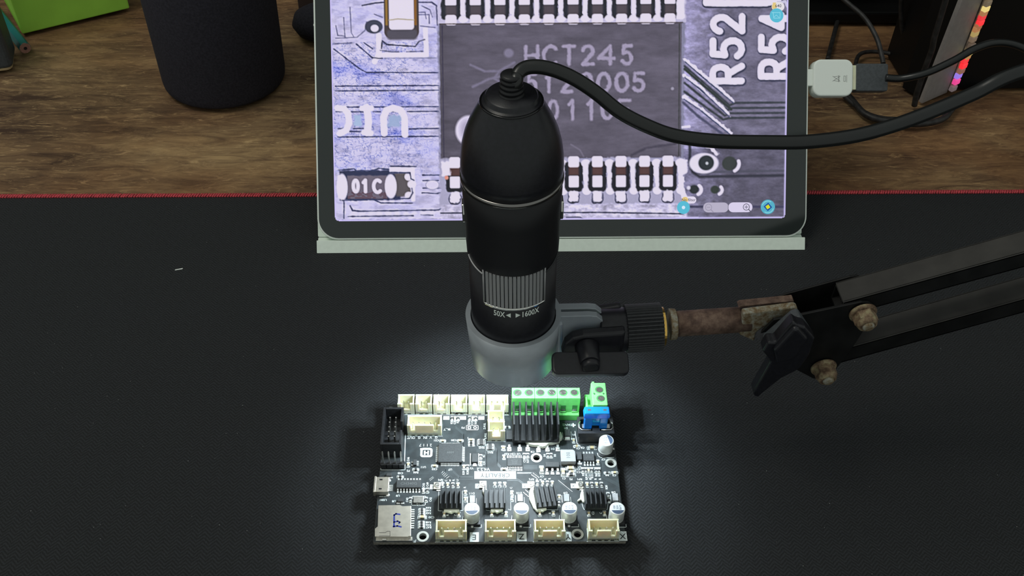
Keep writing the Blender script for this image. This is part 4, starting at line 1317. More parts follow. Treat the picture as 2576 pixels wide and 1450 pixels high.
# side plates
pf = [(103.73, 68.14), (107.48, 75.5), (116.99, 77.87), (140.01, 84.94), (142.99, 84.8), (145.79, 82.73), (147.62, 79.1), (145.18, 68.58), (143.31, 58.67), (140.28, 47.51), (139.36, 43.35), (135.97, 39.41), (131.44, 40.09), (123.49, 45.5), (111.69, 51.46)]
MB().prism(arl(pf), 17.6 - 25, 18.8 - 25, swap='Y').build('side_plate', M['armpaint'], arm, bevel=.2)
pb = [(105.71, 73.42), (138.64, 86.44), (141.54, 86.81), (143.4, 85.78), (145.77, 76.69), (140.17, 59.54), (116.59, 59.89), (105.83, 70.88)]
MB().prism(arl(pb), 30.4 - 25, 31.5 - 25, swap='Y').build('side_plate', M['armpaint'], arm, bevel=.2)
# square bars
sl = (108.8 - 83.7) / (195.9 - 134.1)
def bar(x0, z0, x1, h, name='square_bar', s=sl):
    z1 = z0 + (x1 - x0) * s
    m = MB()
    t = 1.0
    y0, y1 = 18.9 - 25, 30.2 - 25
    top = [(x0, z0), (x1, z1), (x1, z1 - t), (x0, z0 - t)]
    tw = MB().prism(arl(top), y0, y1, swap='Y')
    fr = [(x0, z0), (x1, z1), (x1, z1 - h), (x0, z0 - h)]
    m.prism(arl(fr), y0, y0 + t, swap='Y')
    m.prism(arl(fr), y1 - t, y1, swap='Y')
    m.prism(arl([(x0, z0 - h + t), (x1, z1 - h + t), (x1, z1 - h), (x0, z0 - h)]), y0, y1, swap='Y')
    o = m.build(name, M['armpaint'], arm, bevel=.25)
    tw.build('bar_top_face', M['dusty'], o, bevel=.2)  # top wall painted lighter, as lit from above
    return o
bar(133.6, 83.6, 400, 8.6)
lb = [(143.47, 58.03), (205.22, 84.64)]
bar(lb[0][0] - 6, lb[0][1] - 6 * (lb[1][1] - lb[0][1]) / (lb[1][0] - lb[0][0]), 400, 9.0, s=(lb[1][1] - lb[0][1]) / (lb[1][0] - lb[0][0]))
MB().prism(arl([(388, 150), (412, 150), (412, -60 + 60 + .1), (388, -60 + 60 + .1)]), 19.5 - 25, 30 - 25, swap='Y').box(240, 300, -30, 35, -60, -52).build('upright_post', M['armpaint'], arm, bevel=.5)
# nuts
def nut(p, r, mat_, name='flanged_nut'):
    m = MB()
    x, y, z = ar(p)
    d = Vector((.06, -1, -.12)).normalized()
    q = d.to_track_quat('Z', 'Y').to_matrix().to_4x4()
    m.x = Matrix.Translation((x, y, z)) @ q
    m.lathe([(r * 1.18, 0), (r * 1.18, .9), (r * 1.0, 1.5)], 28)
    m.prism([(r * math.cos(PI / 3 * k + .3), r * math.sin(PI / 3 * k + .3)) for k in range(6)], .8, 5.2)
    m.lathe([(r * .92, 5.0), (r * .8, 6.6), (r * .62, 7.0), (r * .62, 6.8)], 24)
    o = m.build(name, mat_, arm, bevel=.35)
    b_ = MB()
    b_.x = m.x
    b_.lathe([(r * .5, 5), (r * .5, 7.6), (r * .4, 8.0), (0, 8.0)], 20)
    b_.build('bolt_end', M['rust2'], arm)
nut((141.93, 17.6, 79.32), 4.6, M['rust3'])
nut((133.99, 17.6, 47.53), 4.5, M['rust3'])
# wing knob in front of the joint
kx = [(103.13, 44), (104.11, 41.34), (105.86, 40.89), (107.11, 43.33), (112.89, 52.43), (117.99, 56.83), (119.13, 58.48), (121.12, 66.12), (121.08, 75.7), (119.98, 77.28), (115.99, 81.98), (112.8, 83.3), (110.6, 85.11), (106.14, 73.84), (103.21, 73.89), (102.07, 68.6), (106.57, 62.84), (106.07, 59.83)]
kb = MB().prism(arl(kx), 7.0 - 25, 12.5 - 25, swap='Y').build('wing_knob', M['black'], arm, bevel=1.2, seg=3, label='black three-winged tightening knob')
k2 = [(105.59, 71.21), (110.96, 83.48), (112.88, 82.95), (117.79, 77.31), (114.9, 65.69), (108.39, 63.08)]
MB().prism(arl(k2), 5.2 - 25, 8.5 - 25, swap='Y').build('knob_hub', M['black'], arm, bevel=1.2, seg=3)
k3 = [(104.37, 67.5), (112.6, 81.02), (115.21, 82.42), (123.46, 70.67), (119.37, 64.01), (113.34, 56.94), (109.63, 56.45)]
MB().prism(arl(k3), 12.3 - 25, 17.6 - 25, swap='Y').build('knob_skirt', M['grey_pl'], arm, bevel=.8)
MB().cyl(ar((104.27, 17, 67.56)), ar((105.57, 20, 64.39)), 2.2, 2.2, 20).build('pivot_bolt', M['black'], arm)

# ------------------------------------------------------------------ tablet leaning back behind the microscope
TL = math.radians(50)
tab = thing('tablet', 'large tablet with pale metal rim showing a magnified grey chip on its bright screen', 'tablet', (0, 143.6, 0), (TL, 0, 0))
TX0, TX1, TY0, TY1 = -91.5, 170.0, 7.2, 175.0
def slab(x0, x1, y0, y1, z0, z1, r, n=10):
    return MB().prism(round_rect(x0, x1, y0, y1, r, n), z0, z1)
slab(TX0, TX1, TY0, TY1, -6.0, -.45, 11).build('metal_body', M['tabframe'], tab, bevel=.5, seg=3)
slab(TX0 + .9, TX1 - .9, TY0 + .9, TY1 - .9, -.6, 0, 10.2).build('glass_front', M['bezel'], tab, bevel=.15, label='glossy black glass border around the picture')
MB().box(TX0 - .15, TX0 + .3, 118.5, 119.6, -5.5, -.6).box(TX0 - .12, TX0 + .3, 60, 72, -4.5, -1.8).build('side_key', M['tabframe'], tab, bevel=.1)
MB().rbox(-60, -46, TY0 - .12, TY0 + .3, -4, -2, .1).build('charging_contacts', M['grey_pl'], tab)

# the picture on the screen: drawn into a fine grid of coloured vertices that give off light
STEP = 1.6
U0, U1, V0, V1 = 833.0, 1986.0, -190.0, 553.0
nu, nv = int((U1 - U0) / STEP) + 1, int((V1 - V0) / STEP) + 1
u1 = np.linspace(U0, U1, nu)
v1 = np.linspace(V0, V1, nv)
UU, VV = np.meshgrid(u1, v1)
IMG = np.zeros((nv, nu, 3))


def smooth_noise(cu, cv, seed):
    g = np.random.default_rng(seed).random((int(nv * STEP / cv) + 3, int(nu * STEP / cu) + 3))
    fx, fy = (UU - U0) / cu, (VV - V0) / cv
    ix, iy = fx.astype(int), fy.astype(int)
    tx, ty = fx - ix, fy - iy
    tx, ty = tx * tx * (3 - 2 * tx), ty * ty * (3 - 2 * ty)
    return (g[iy, ix] * (1 - tx) + g[iy, ix + 1] * tx) * (1 - ty) + (g[iy + 1, ix] * (1 - tx) + g[iy + 1, ix + 1] * tx) * ty


def fbm(cu, cv, seed, oct=4):
    s, a, t = 0, 1, 0
    for i in range(oct):
        s = s + a * smooth_noise(cu / 2 ** i, cv / 2 ** i, seed + i)
        t += a
        a *= .6
    return s / t


def blend(mask, col):
    mask = mask[..., None]
    IMG[:] = IMG * (1 - mask) + (np.array(col, float) if not isinstance(col, np.ndarray) or col.ndim == 1 else col) * mask


def aa(d, soft=1.3):
    return np.clip(.5 - d / (2 * soft), 0, 1)


def rect(x0, x1, y0, y1, col, r=0.0, soft=1.3, rag=0.0):
    cx, cy, hx_, hy_ = (x0 + x1) / 2, (y0 + y1) / 2, (x1 - x0) / 2 - r, (y1 - y0) / 2 - r
    dx, dy = np.abs(UU - cx) - hx_, np.abs(VV - cy) - hy_
    d = np.hypot(np.maximum(dx, 0), np.maximum(dy, 0)) + np.minimum(np.maximum(dx, dy), 0) - r
    if rag:
        d = d + (RAG - .5) * rag
    blend(aa(d, soft), col)


def ell(cx, cy, rx, ry, col, soft=1.3):
    d = (np.hypot((UU - cx) / rx, (VV - cy) / ry) - 1) * min(rx, ry)
    blend(aa(d, soft), col)


def stroke(pts, r, col, soft=1.2, rag=0.0):
    D = np.full(UU.shape, 1e9)
    for (ax, ay), (bx, by) in zip(pts, pts[1:]):
        vx, vy = bx - ax, by - ay
        L2 = vx * vx + vy * vy or 1
        t = np.clip(((UU - ax) * vx + (VV - ay) * vy) / L2, 0, 1)
        D = np.minimum(D, np.hypot(UU - ax - t * vx, VV - ay - t * vy))
    D = D - r
    if rag:
        D = D + (RAG - .5) * rag
    blend(aa(D, soft), col)


def poly(pts, col, soft=1.2):
    inside = np.zeros(UU.shape, bool)
    D = np.full(UU.shape, 1e9)
    n = len(pts)
    for i in range(n):
        (ax, ay), (bx, by) = pts[i], pts[(i + 1) % n]
        if ay != by:
            c = ((ay > VV) != (by > VV)) & (UU < (bx - ax) * (VV - ay) / (by - ay) + ax)
            inside ^= c
        vx, vy = bx - ax, by - ay
        t = np.clip(((UU - ax) * vx + (VV - ay) * vy) / (vx * vx + vy * vy or 1), 0, 1)
        D = np.minimum(D, np.hypot(UU - ax - t * vx, VV - ay - t * vy))
    blend(aa(np.where(inside, -D, D), soft), col)


def arcpts(cx, cy, rx, ry, a0, a1, n=14):
    return [(cx + rx * math.cos(math.radians(a0 + (a1 - a0) * i / n)), cy + ry * math.sin(math.radians(a0 + (a1 - a0) * i / n))) for i in range(n + 1)]


GL = {  # strokes of letters in a 1 x 1 box, y down
    'H': [[(0, 0), (0, 1)], [(1, 0), (1, 1)], [(0, .5), (1, .5)]],
    'C': [arcpts(.55, .5, .55, .5, -50, -310)],
    'T': [[(0, 0), (1, 0)], [(.5, 0), (.5, 1)]],
    '2': [arcpts(.5, .28, .46, .28, 190, 390, 10) + [(.05, 1), (1, 1)]],
    '4': [[(.75, 1), (.75, 0), (0, .68), (1, .68)]],
    '5': [[(.95, 0), (.15, 0), (.08, .42)] + arcpts(.45, .68, .5, .32, -120, 150, 10)],
    '0': [arcpts(.5, .5, .5, .5, 0, 360, 18)],
    '1': [[(.25, .2), (.6, 0), (.6, 1)]],
    'D': [[(.05, 0), (.05, 1)], [(.05, 0), (.5, 0)] + arcpts(.45, .5, .5, .5, -90, 90, 10) + [(.05, 1)]],
    'E': [[(1, 0), (0, 0), (0, 1), (1, 1)], [(0, .5), (.8, .5)]],
    'R': [[(0, 1), (0, 0), (.55, 0)] + arcpts(.55, .27, .4, .27, -90, 90, 8) + [(0, .54)], [(.5, .54), (1, 1)]],
    'N': [[(0, 1), (0, 0), (1, 1), (1, 0)]],
    'I': [[(.5, 0), (.5, 1)]],
}


def glyph(ch, x0, x1, y0, y1, r, col, up=False, **k):
    for st_ in GL[ch]:
        if up:      # reading upwards: letter x runs up the screen, letter y runs to the right
            pts = [(x0 + q * (x1 - x0), y1 - p * (y1 - y0)) for p, q in st_]
        else:
            pts = [(x0 + p * (x1 - x0), y0 + q * (y1 - y0)) for p, q in st_]
        stroke(pts, r, col, **k)


WH, LAV, INK, GR = (236, 228, 254), (210, 203, 234), (58, 62, 92), (98, 95, 112)
RAG = fbm(9, 9, 31, 2)
F1, F2, F3 = fbm(26, 12, 3), fbm(90, 40, 11), fbm(14, 10, 21, 3)
Fh = fbm(70, 10, 71, 3)
left = np.array(LAV) * (1 - .13 * np.clip((F1 - .42) * 3.2, 0, 1))[..., None] + np.stack([-10 * F2, -6 * F2, 18 * F2], -1)
band = np.clip(((VV > 100) & (VV < 440)) * 1.0 - np.clip((UU - 1000) / 90, 0, 1) * .75, 0, 1)
F4 = fbm(22, 15, 93, 4)
worm = np.clip(1 - np.abs(F4 - .5) * 30, 0, 1) * .9 + np.clip(1 - np.abs(F3 - .5) * 16, 0, 1) * .6
left = left - (worm * band * 60)[..., None] * np.array([1.0, .85, .55])
left = left - (np.clip(F2 - .5, 0, 1) * band * 130)[..., None] * np.array([1.0, .85, .3])
IMG[:] = left
rightc = np.array([112, 108, 132.]) * (.80 + .42 * F1)[..., None]
lum = np.clip((1830 - UU) / 110, 0, 1) * .42 + .45 * (F3 - .5) * np.clip((1900 - UU) / 120, .25, 1)
rightc = rightc * (1 + lum[..., None]) + np.stack([0 * F1, 0 * F1, 16 * lum], -1)
rightc = np.where((VV > 375)[..., None], rightc * .84, rightc)
m_ = np.clip((UU - 1712) / 3, 0, 1)
blend(m_, rightc)

# --- left: traces, letters, outlines
for pts in ([(840, 118), (903, 168), (920, 177), (1098, 179)], [(842, 211), (1100, 211)], [(842, 223), (1102, 223)], [(868, 264), (905, 264)], [(935, 264), (968, 264)], [(1005, 264), (1098, 264)], [(880, 276), (912, 276)], [(1020, 276), (1098, 276)],
            [(846, 318), (870, 318)], [(884, 318), (918, 318)], [(1024, 320), (1098, 319)], [(845, 339), (1096, 339)], [(875, 325), (918, 326)], [(842, 275), (858, 275)], [(934, 276), (952, 276)], [(980, 276), (994, 276)],
            [(896, 106), (940, 145)], [(915, 103), (936, 118)]):
    stroke(pts, 1.5, (64, 70, 112), rag=2.0)
stroke([(940, 150), (952, 132), (952, 85)], 7, WH, rag=1)
stroke([(952, 134), (1070, 134), (1068, 70)], 6, WH, rag=1.5)
stroke([(935, 140), (950, 142), (960, 142)], 1.2, INK)
stroke([(966, 142), (1094, 142)], 1.0, (140, 140, 175), rag=3)
stroke([(958, 118), (960, 98), (972, 108), (1042, 113), (1052, 100), (1066, 96)], 1.6, INK, rag=2)
stroke([(955, 122), (985, 126), (1000, 126)], 1.2, (110, 110, 140), rag=2)
stroke([(1020, 126), (1060, 125)], 1.2, (110, 110, 140), rag=2)
stroke([(912, 10), (945, 4), (975, 2)], 1.7, INK, rag=1)
stroke([(1050, 3), (1085, 3), (1097, 12), (1098, 60)], 1.7, (80, 80, 115), rag=2)
for pts in ([(866, 40), (868, 88)], [(882, 14), (884, 78), (890, 88)], [(845, 91), (898, 89), (918, 72), (922, 52), (950, 52)], [(1048, 28), (1068, 28), (1070, 44)], [(1050, 34), (1078, 34), (1078, 56)], [(1056, 62), (1092, 66)], [(842, 105), (885, 103)], [(846, 60), (850, 84), (868, 86)], [(942, 32), (962, 40)], [(1060, 12), (1080, 22), (1086, 40)]):
    stroke(pts, 1.1, (104, 104, 140), rag=1.5)
rect(966, 1052, -120, 92, (78, 68, 74), 16)
rect(972, 1048, 70, 96, (88, 84, 98), 10, 3)
rect(969, 975, -60, 60, (150, 118, 70), 2, 2)
rect(1040, 1047, -60, 60, (140, 100, 60), 2, 2)
rect(978, 1040, -90, 71, WH, 8)
stroke([(978, 47), (1000, 44), (1040, 47)], 1.3, (180, 168, 150))
ell(940, 63, 22, 17, (74, 76, 96))
ell(942, 67, 10, 9, WH)
# big letters D I N lying across the traces
stroke([(846, 266), (862, 268), (872, 280), (874, 305), (866, 322), (850, 330)], 8, WH, rag=1)
stroke([(918, 265), (921, 285), (922, 305), (918, 328)], 9, WH, rag=1)
stroke([(907, 267), (930, 267)], 7, WH, rag=1)
stroke([(910, 328), (928, 330)], 7, WH, rag=1)
stroke([(961, 330), (960, 290), (968, 272), (984, 267), (1002, 272), (1012, 290), (1013, 334)], 8.5, WH, rag=1)
rect(886, 905, 283, 312, (168, 186, 222), 4, 3, 6)
rect(972, 1002, 285, 315, (160, 176, 214), 4, 3, 8)
# resistor 01C
rect(846, 1000, 424, 500, (56, 60, 90), 3, 2, 4)
rect(866, 966, 437, 496, (112, 104, 122), 2, 2, 3)
blend(((UU > 866) & (UU < 966) & (VV > 478) & (VV < 496)) * .55 * (RAG > .45), (96, 70, 84))
ell(853, 466, 14, 34, WH)
rect(842, 856, 436, 494, WH, 3)
glyph('0', 881, 893, 449, 478, 4.5, WH)
glyph('1', 903, 917, 449, 478, 4.5, WH)
glyph('C', 932, 950, 449, 480, 4.5, WH)
rect(986, 1026, 428, 492, (96, 90, 96), 8, 3, 6)
ell(975, 465, 15, 31, WH)
rect(972, 1026, 414, 432, WH, 6)
rect(1026, 1036, 414, 504, WH, 3)
ell(1020, 441, 10, 10, WH)
ell(1028, 460, 11, 10, WH)
ell(1020, 488, 10, 9, WH)
for pts in ([(976, 414), (1040, 415)], [(972, 430), (1024, 431), (1026, 446), (1034, 450)], [(846, 423), (884, 420), (890, 426), (935, 424), (945, 419), (970, 422)], [(854, 500), (930, 498), (950, 507), (1030, 508)], [(986, 497), (1022, 496), (1030, 482), (1028, 470)],
            [(857, 500), (856, 545)], [(872, 514), (878, 526), (900, 528), (1095, 526), (1107, 520), (1111, 505)], [(866, 541), (1030, 540)], [(1050, 538), (1080, 539)], [(852, 551), (1160, 550)], [(1056, 437), (1112, 437)], [(1056, 451), (1095, 451)], [(1056, 470), (1110, 470)], [(1054, 482), (1090, 484), (1110, 480)]):
    stroke(pts, 1.6, (66, 72, 108), rag=2.2)
ell(1080, 462, 17, 12, (214, 207, 238))
stroke(arcpts(1080, 462, 17, 12, 0, 360, 20), .7, (150, 148, 180))
for px in range(880, 1100, 22):
    ell(px, 534, 9, 4, (214, 208, 238), 2)

# --- the chip
rect(1098, 1722, 48, 402, (132, 130, 158), 3, 3, 8)
chipc = np.array([96, 91, 107.]) * (.86 + .30 * fbm(60, 26, 55))[..., None] * (1 + .10 * (Fh - .5))[..., None]
chipc = chipc * (1 - .14 * np.clip((1190 - UU) / 90, 0, 1))[..., None]
d_ = np.maximum(np.maximum(1103 - UU, UU - 1714), np.maximum(57 - VV, VV - 397)) + (RAG - .5) * 2
blend(aa(d_), chipc)
stroke([(1110, 62), (1110, 392)], 1.2, (66, 62, 82), rag=1)
stroke([(1708, 62), (1708, 392)], 1.5, (70, 70, 76), rag=1)
# pins above and below
rect(1100, 1724, -190, 57, (190, 184, 214), 0, 2, 6)
for i in range(10):
    x = 1132 + 61.3 * i
    rect(x - 24, x + 24, -190, 46, (52, 53, 64), 8, 2, 5)
    rect(x - 14, x + 14, -60, 12, WH, 4)
    rect(x - 13, x + 14, 12, 42, (86, 78, 88), 3, 3)
    rect(x - 14, x + 14, 35, 61, WH, 7)
    if i < 9:
        stroke([(x + 31, -180), (x + 31, 30)], 6.5, WH, rag=5)
        ell(x + 31, 46, 12, 9, WH)
rect(1700, 1720, -180, 50, WH, 5, 2, 6)
stroke([(1104, 57.5), (1716, 58)], 1.0, (70, 60, 60), rag=1)
rect(1098, 1724, 397, 515, (170, 166, 196), 0, 3, 10)
for i in range(10):
    x = 1138 + 60.4 * i
    rect(x - 24, x + 22, 405, 482, (48, 48, 60), 12, 2, 5)
    rect(x - 14, x + 12, 412, 440, (92, 68, 70), 3, 3)
    rect(x - 15, x + 13, 392, 420, WH, 6)
    rect(x - 14, x + 12, 441, 471, WH, 4)
    stroke([(x + 31, 410), (x + 30, 430), (x + 33, 470)], 6.5, WH, rag=6)
    ell(x + 30, 410, 12, 10, WH)
    ell(x + 32, 480, 11, 10, WH)
    rect(x - 16, x + 14, 482, 512, (40, 42, 70), 9, 2, 6)
    rect(x - 14, x + 12, 480, 508, WH, 6, 1.5, 6)
rect(1104, 1126, 402, 440, WH, 5, 2, 6)
rect(1706, 1730, 400, 440, WH, 8, 2, 6)
stroke([(1718, 450), (1712, 470), (1722, 500)], 7, WH, rag=8)
lowb = np.array([196, 190, 222.]) * (.70 + .6 * np.clip(F3, 0, 1))[..., None]
d_ = np.maximum(np.maximum(1100 - UU, UU - 1730), np.maximum(514 - VV, VV - 553))
blend(aa(d_, 3), lowb)
stroke([(1100, 534), (1500, 535), (1720, 540)], 1.6, INK, rag=1.5)
stroke([(1420, 547), (1455, 547), (1466, 553)], 1.4, INK)
ell(1116, 444, 5, 5, (225, 150, 140))
# lettering on the chip
TX = (158, 149, 176)
for ch, a, b_ in (('H', 1319, 1349), ('C', 1364, 1398), ('T', 1414, 1442), ('2', 1462, 1489), ('4', 1504, 1542), ('5', 1563, 1587)):
    glyph(ch, a, b_, 115, 160, 4.6, TX, rag=4, soft=2.2)
for ch, a, b_ in (('5', 1324, 1344), ('1', 1366, 1384), ('2', 1408, 1434), ('0', 1459, 1485), ('0', 1501, 1531), ('0', 1547, 1577), ('5', 1592, 1618)):
    glyph(ch, a, b_, 184, 228, 4.8, TX, rag=4, soft=2.2)
for ch, a, b_ in (('0', 1376, 1398), ('1', 1422, 1446), ('1', 1470, 1494), ('0', 1512, 1538), ('E', 1556, 1582)):
    glyph(ch, a, b_, 252, 297, 4.6, TX, rag=4, soft=2.2)
ell(1276, 131, 12, 11, (126, 120, 144), 3)
ell(1691, 223, 4, 4, (150, 145, 165), 1.5)
for pts in ([(1180, 160), (1215, 176), (1250, 176), (1290, 155)], [(1185, 215), (1225, 196), (1252, 190)], [(1250, 178), (1240, 195), (1262, 208)]):
    stroke(pts, 2.6, (122, 116, 140), 2.5, 2)
stroke([(1588, 390), (1625, 372), (1700, 362)], 2.5, (72, 68, 84), 3, 3)
stroke([(1432, 362), (1455, 376), (1464, 392)], 1.5, (118, 112, 132), 2)
ell(1174, 325, 34, 38, (214, 206, 232), 3)
ell(1168, 322, 16, 24, (180, 172, 200), 6)

# --- right: R52 and R54 reading upwards, traces, rings
DK = (60, 62, 88)
def big(chs, x0, x1):
    for ch, y0, y1 in chs:
        glyph(ch, x0 + 2, x1 + 2, y0 + 2, y1 + 2, 10.5, DK, True, soft=2.5, rag=2)
    for ch, y0, y1 in chs:
        glyph(ch, x0, x1, y0, y1, 8.8, WH, True, rag=1.5)
big((('R', 168, 205), ('5', 102, 143), ('2', 44, 82)), 1794, 1868)
big((('R', 156, 194), ('5', 94, 132), ('4', 42, 72)), 1918, 1992)
stroke([(1774, -185), (1776, 12), (1930, 13), (1960, 6)], 10.5, DK, rag=1)
stroke([(1774, -185), (1776, 10), (1930, 11), (1960, 5)], 8.5, WH, rag=2)
stroke([(1800, -6), (1884, -5)], 6, (60, 66, 100))
stroke([(1960, 10), (1978, 8), (1984, 20)], 4, (190, 186, 212), rag=3)
def diag(a, b_, h, w=5):
    stroke([(a[0], a[1] + 9), (b_[0], b_[1] + 10), (b_[0] + 14, h + 3), (1990, h + 3)], 2.6, (62, 66, 76), 2, 1.5)
diag((1722, 158), (1838, 256), 257)
diag((1722, 182), (1832, 268), 270)
diag((1722, 200), (1826, 282), 283)
diag((1722, 222), (1822, 292), 295)
for pts in ([(1722, 150), (1752, 176), (1846, 254)], [(1722, 190), (1760, 218), (1836, 288)], [(1720, 244), (1762, 272), (1842, 336)]):
    stroke(pts, 4.6, (226, 222, 246), 1.5, 9)
    stroke([(p[0] + 1, p[1] + 6) for p in pts], 1.5, (80, 84, 116), 1.2, 3)
stroke([(1722, 174), (1800, 240), (1842, 276)], 3.2, (60, 66, 70), 1.5, 2)
stroke([(1718, 258), (1760, 295), (1830, 345)], 3.0, (84, 84, 112), 2, 2)
stroke([(1718, 320), (1735, 318)], 3, WH, 2, 4)
stroke([(1762, 358), (1790, 372), (1806, 388)], 5, WH, 2, 8)
stroke([(1734, 350), (1737, 380), (1736, 410), (1744, 434), (1762, 446), (1990, 444)], 3.4, (58, 58, 72), 2.5, 1)
stroke([(1760, 438), (1800, 434), (1990, 432)], 2.5, (80, 80, 96), 3)
ell(1773, 412, 38, 26, (224, 218, 244), 2)
ell(1779, 411, 20, 19, (54, 60, 66), 2)
ell(1781, 412, 4, 4, (176, 180, 190), 1.5)
stroke(arcpts(1842, 414, 22, 20, -20, 60, 8), 4.5, WH, 1.5)
ell(1839, 413, 19, 18, (62, 66, 68), 2)
stroke(arcpts(1751, 479, 16, 13, -50, 60, 8), 4.5, WH, 1.5)
ell(1748, 478, 12, 11, (54, 58, 64), 2)
ell(1734, 474, 5, 5, (205, 200, 225), 2)
stroke(arcpts(1806, 480, 15, 12, -40, 60, 8), 4, WH, 1.5)
ell(1802, 479, 11, 10, (60, 66, 66), 2)
stroke([(1735, 522), (1990, 524)], 3, (70, 68, 96), 2, 1)
# sharpened, over-contrasty look of the live picture
def blur(a, k):
    for ax in (0, 1):
        c = np.cumsum(np.pad(a, [(k + 1, k) if i == ax else (0, 0) for i in range(3)], mode='edge'), axis=ax)
        a = (np.take(c, range(2 * k + 1, c.shape[ax]), axis=ax) - np.take(c, range(0, c.shape[ax] - 2 * k - 1), axis=ax)) / (2 * k + 1)
    return a
IMG[:] = IMG + .55 * (IMG - blur(IMG, 2)) + .10 * (IMG - blur(IMG, 12))
IMG[:] = np.clip(IMG, 30, 238) * (1 + .03 * (rng.random(IMG.shape[:2]) - .5))[..., None]
IMG[:] = np.minimum(IMG, np.array([228, 220, 250.]))
rect(1700, 1760, 548, 560, (220, 212, 250))
# bright margins at the picture's edge
for a_ in ([(U0, -190), (U0, 553)], [(U0, 552), (U1, 552)], [(U1 - 1, -190), (U1 - 1, 553)]):
    stroke(a_, 3.0, (205, 195, 248), 1.5)

# corner of the lit panel is rounded: drop what lies outside
cmask = ~(((UU < U0 + 9) & (VV > V1 - 9) & (np.hypot(UU - U0 - 9, VV - V1 + 9) > 9)) | ((UU > U1 - 7) & (VV > V1 - 7) & (np.hypot(UU - U1 + 7, VV - V1 + 7) > 7)))
us, vs_ = UU + np.clip((VV - 0) / 545, -1, 1.05) * np.interp(UU, [U0, U1], [12, -8]), VV + np.interp(UU, [U0, U1], [5, -3])
AX_ = -257.0503 + .2092182 * us - .00808217 * vs_ + 5.35873e-6 * us * vs_
AY_ = 131.17276 + .000838326 * us - .20283844 * vs_ - 3.67879e-6 * us * vs_


def pic(u, v):
    """picture coordinates to the tablet's own plane, mm"""
    u_, v_ = u + max(-1, min(1.05, v / 545)) * (12 + (u - U0) / (U1 - U0) * -20), v + 5 - 8 * (u - U0) / (U1 - U0)
    return (-257.0503 + .2092182 * u_ - .00808217 * v_ + 5.35873e-6 * u_ * v_, 131.17276 + .000838326 * u_ - .20283844 * v_ - 3.67879e-6 * u_ * v_)


me = bpy.data.meshes.new('screen_picture')
co_ = np.stack([AX_, AY_, np.full(AX_.shape, .05)], -1).reshape(-1, 3) * MM
idx = np.arange(nu * nv).reshape(nv, nu)
quads = np.stack([idx[:-1, :-1], idx[1:, :-1], idx[1:, 1:], idx[:-1, 1:]], -1)
keep = cmask[:-1, :-1] & cmask[1:, :-1] & cmask[1:, 1:] & cmask[:-1, 1:]
quads = quads[keep].reshape(-1, 4)
me.vertices.add(len(co_))
me.vertices.foreach_set('co', co_.ravel())
me.loops.add(quads.size)
me.loops.foreach_set('vertex_index', quads.ravel().astype(np.int32))
me.polygons.add(len(quads))
me.polygons.foreach_set('loop_start', np.arange(0, quads.size, 4, dtype=np.int32))
me.polygons.foreach_set('loop_total', np.full(len(quads), 4, dtype=np.int32))
me.update(calc_edges=True)
srgb = IMG.reshape(-1, 3) / 255
lin = np.where(srgb <= .04045, srgb / 12.92, ((srgb + .055) / 1.055) ** 2.4)
att = me.color_attributes.new('picture', 'FLOAT_COLOR', 'POINT')
att.data.foreach_set('color', np.concatenate([lin, np.ones((len(lin), 1))], 1).ravel())
sm = bpy.data.materials.new('lit_screen')
sm.use_nodes = True
nt = sm.node_tree
b = nt.nodes['Principled BSDF']
va = nt.nodes.new('ShaderNodeVertexColor')
va.layer_name = 'picture'
nt.links.new(va.outputs['Color'], b.inputs['Emission Color'])
b.inputs['Emission Strength'].default_value = 0.97
b.inputs['Base Color'].default_value = (.005, .005, .005, 1)
b.inputs['Roughness'].default_value = .15
b.inputs['Specular IOR Level'].default_value = .2
me.materials.append(sm)
scr = link('screen', me, tab, label='lit screen with a magnified chip marked HCT245')


def ui(name, m, col, label=None):
    c = tuple(((x / 255) / 12.92 if x < 11 else ((x / 255 + .055) / 1.055) ** 2.4) for x in col)
    return m.build(name, mat('lit_' + name + '_%d' % col[0], (.005, .005, .005), .3, emit=c, estr=.97, spec=.2), scr, flat=True, label=label)


def disc(m, u, v, r, z, n=28):
    c = pic(u, v)
    k = .205
    m.add([(c[0] + r * k * math.cos(2 * PI * i / n), c[1] + r * k * math.sin(2 * PI * i / n), z) for i in range(n)], [tuple(range(n))])
    return m


def ribbon(m, pts, w, z):
    line(m, [pic(*p) for p in pts], w * .205, z)
    return m


def pill(m, u0, u1, v0, v1, z, r=None):
    a, b_ = pic(u0, v1), pic(u1, v0)
    r = r or abs(b_[1] - a[1]) / 2 - .01
    P_ = round_rect(a[0], b_[0], a[1], b_[1], r, 6)
    m.add([(p[0], p[1], z) for p in P_], [tuple(range(len(P_)))])
    return m


ui('app_button', disc(MB(), 1721, 524, 17, .14), (88, 188, 214), 'round turquoise app button')
ui('app_button', disc(MB(), 1956, 42, 18, .14), (89, 188, 214), 'round turquoise app button')
ui('app_button_dot', disc(MB(), 1721, 524, 4.5, .18), (214, 232, 248))
t = pic(1734, 505)
ui('filter_tag', pill(MB(), 1716, 1754, 496, 514, .10), (228, 220, 240))
ui('tag_glow', pill(MB(), 1717, 1733, 497, 512, .12), (228, 200, 130))
ui('tag_text', MB().text('No filter', 1.5, (t[0], t[1], .16), 0, bold=.01), (80, 76, 90))
t = pic(1960, 20)
ui('filter_tag', pill(MB(), 1943, 1976, 9, 31, .10), (226, 222, 228))
ui('tag_glow', pill(MB(), 1944, 1956, 10, 30, .12), (226, 200, 130))
ui('tag_text', MB().text('640', 1.6, (t[0], t[1] + .3, .16), 0, bold=.01), (90, 92, 100))
q = MB()
ribbon(q, [(1947, 35), (1949, 49), (1965, 49), (1965, 35), (1944, 35)], 1.4, .18)
ribbon(q, [(1950, 46), (1955, 41), (1962, 47)], 1.2, .18)
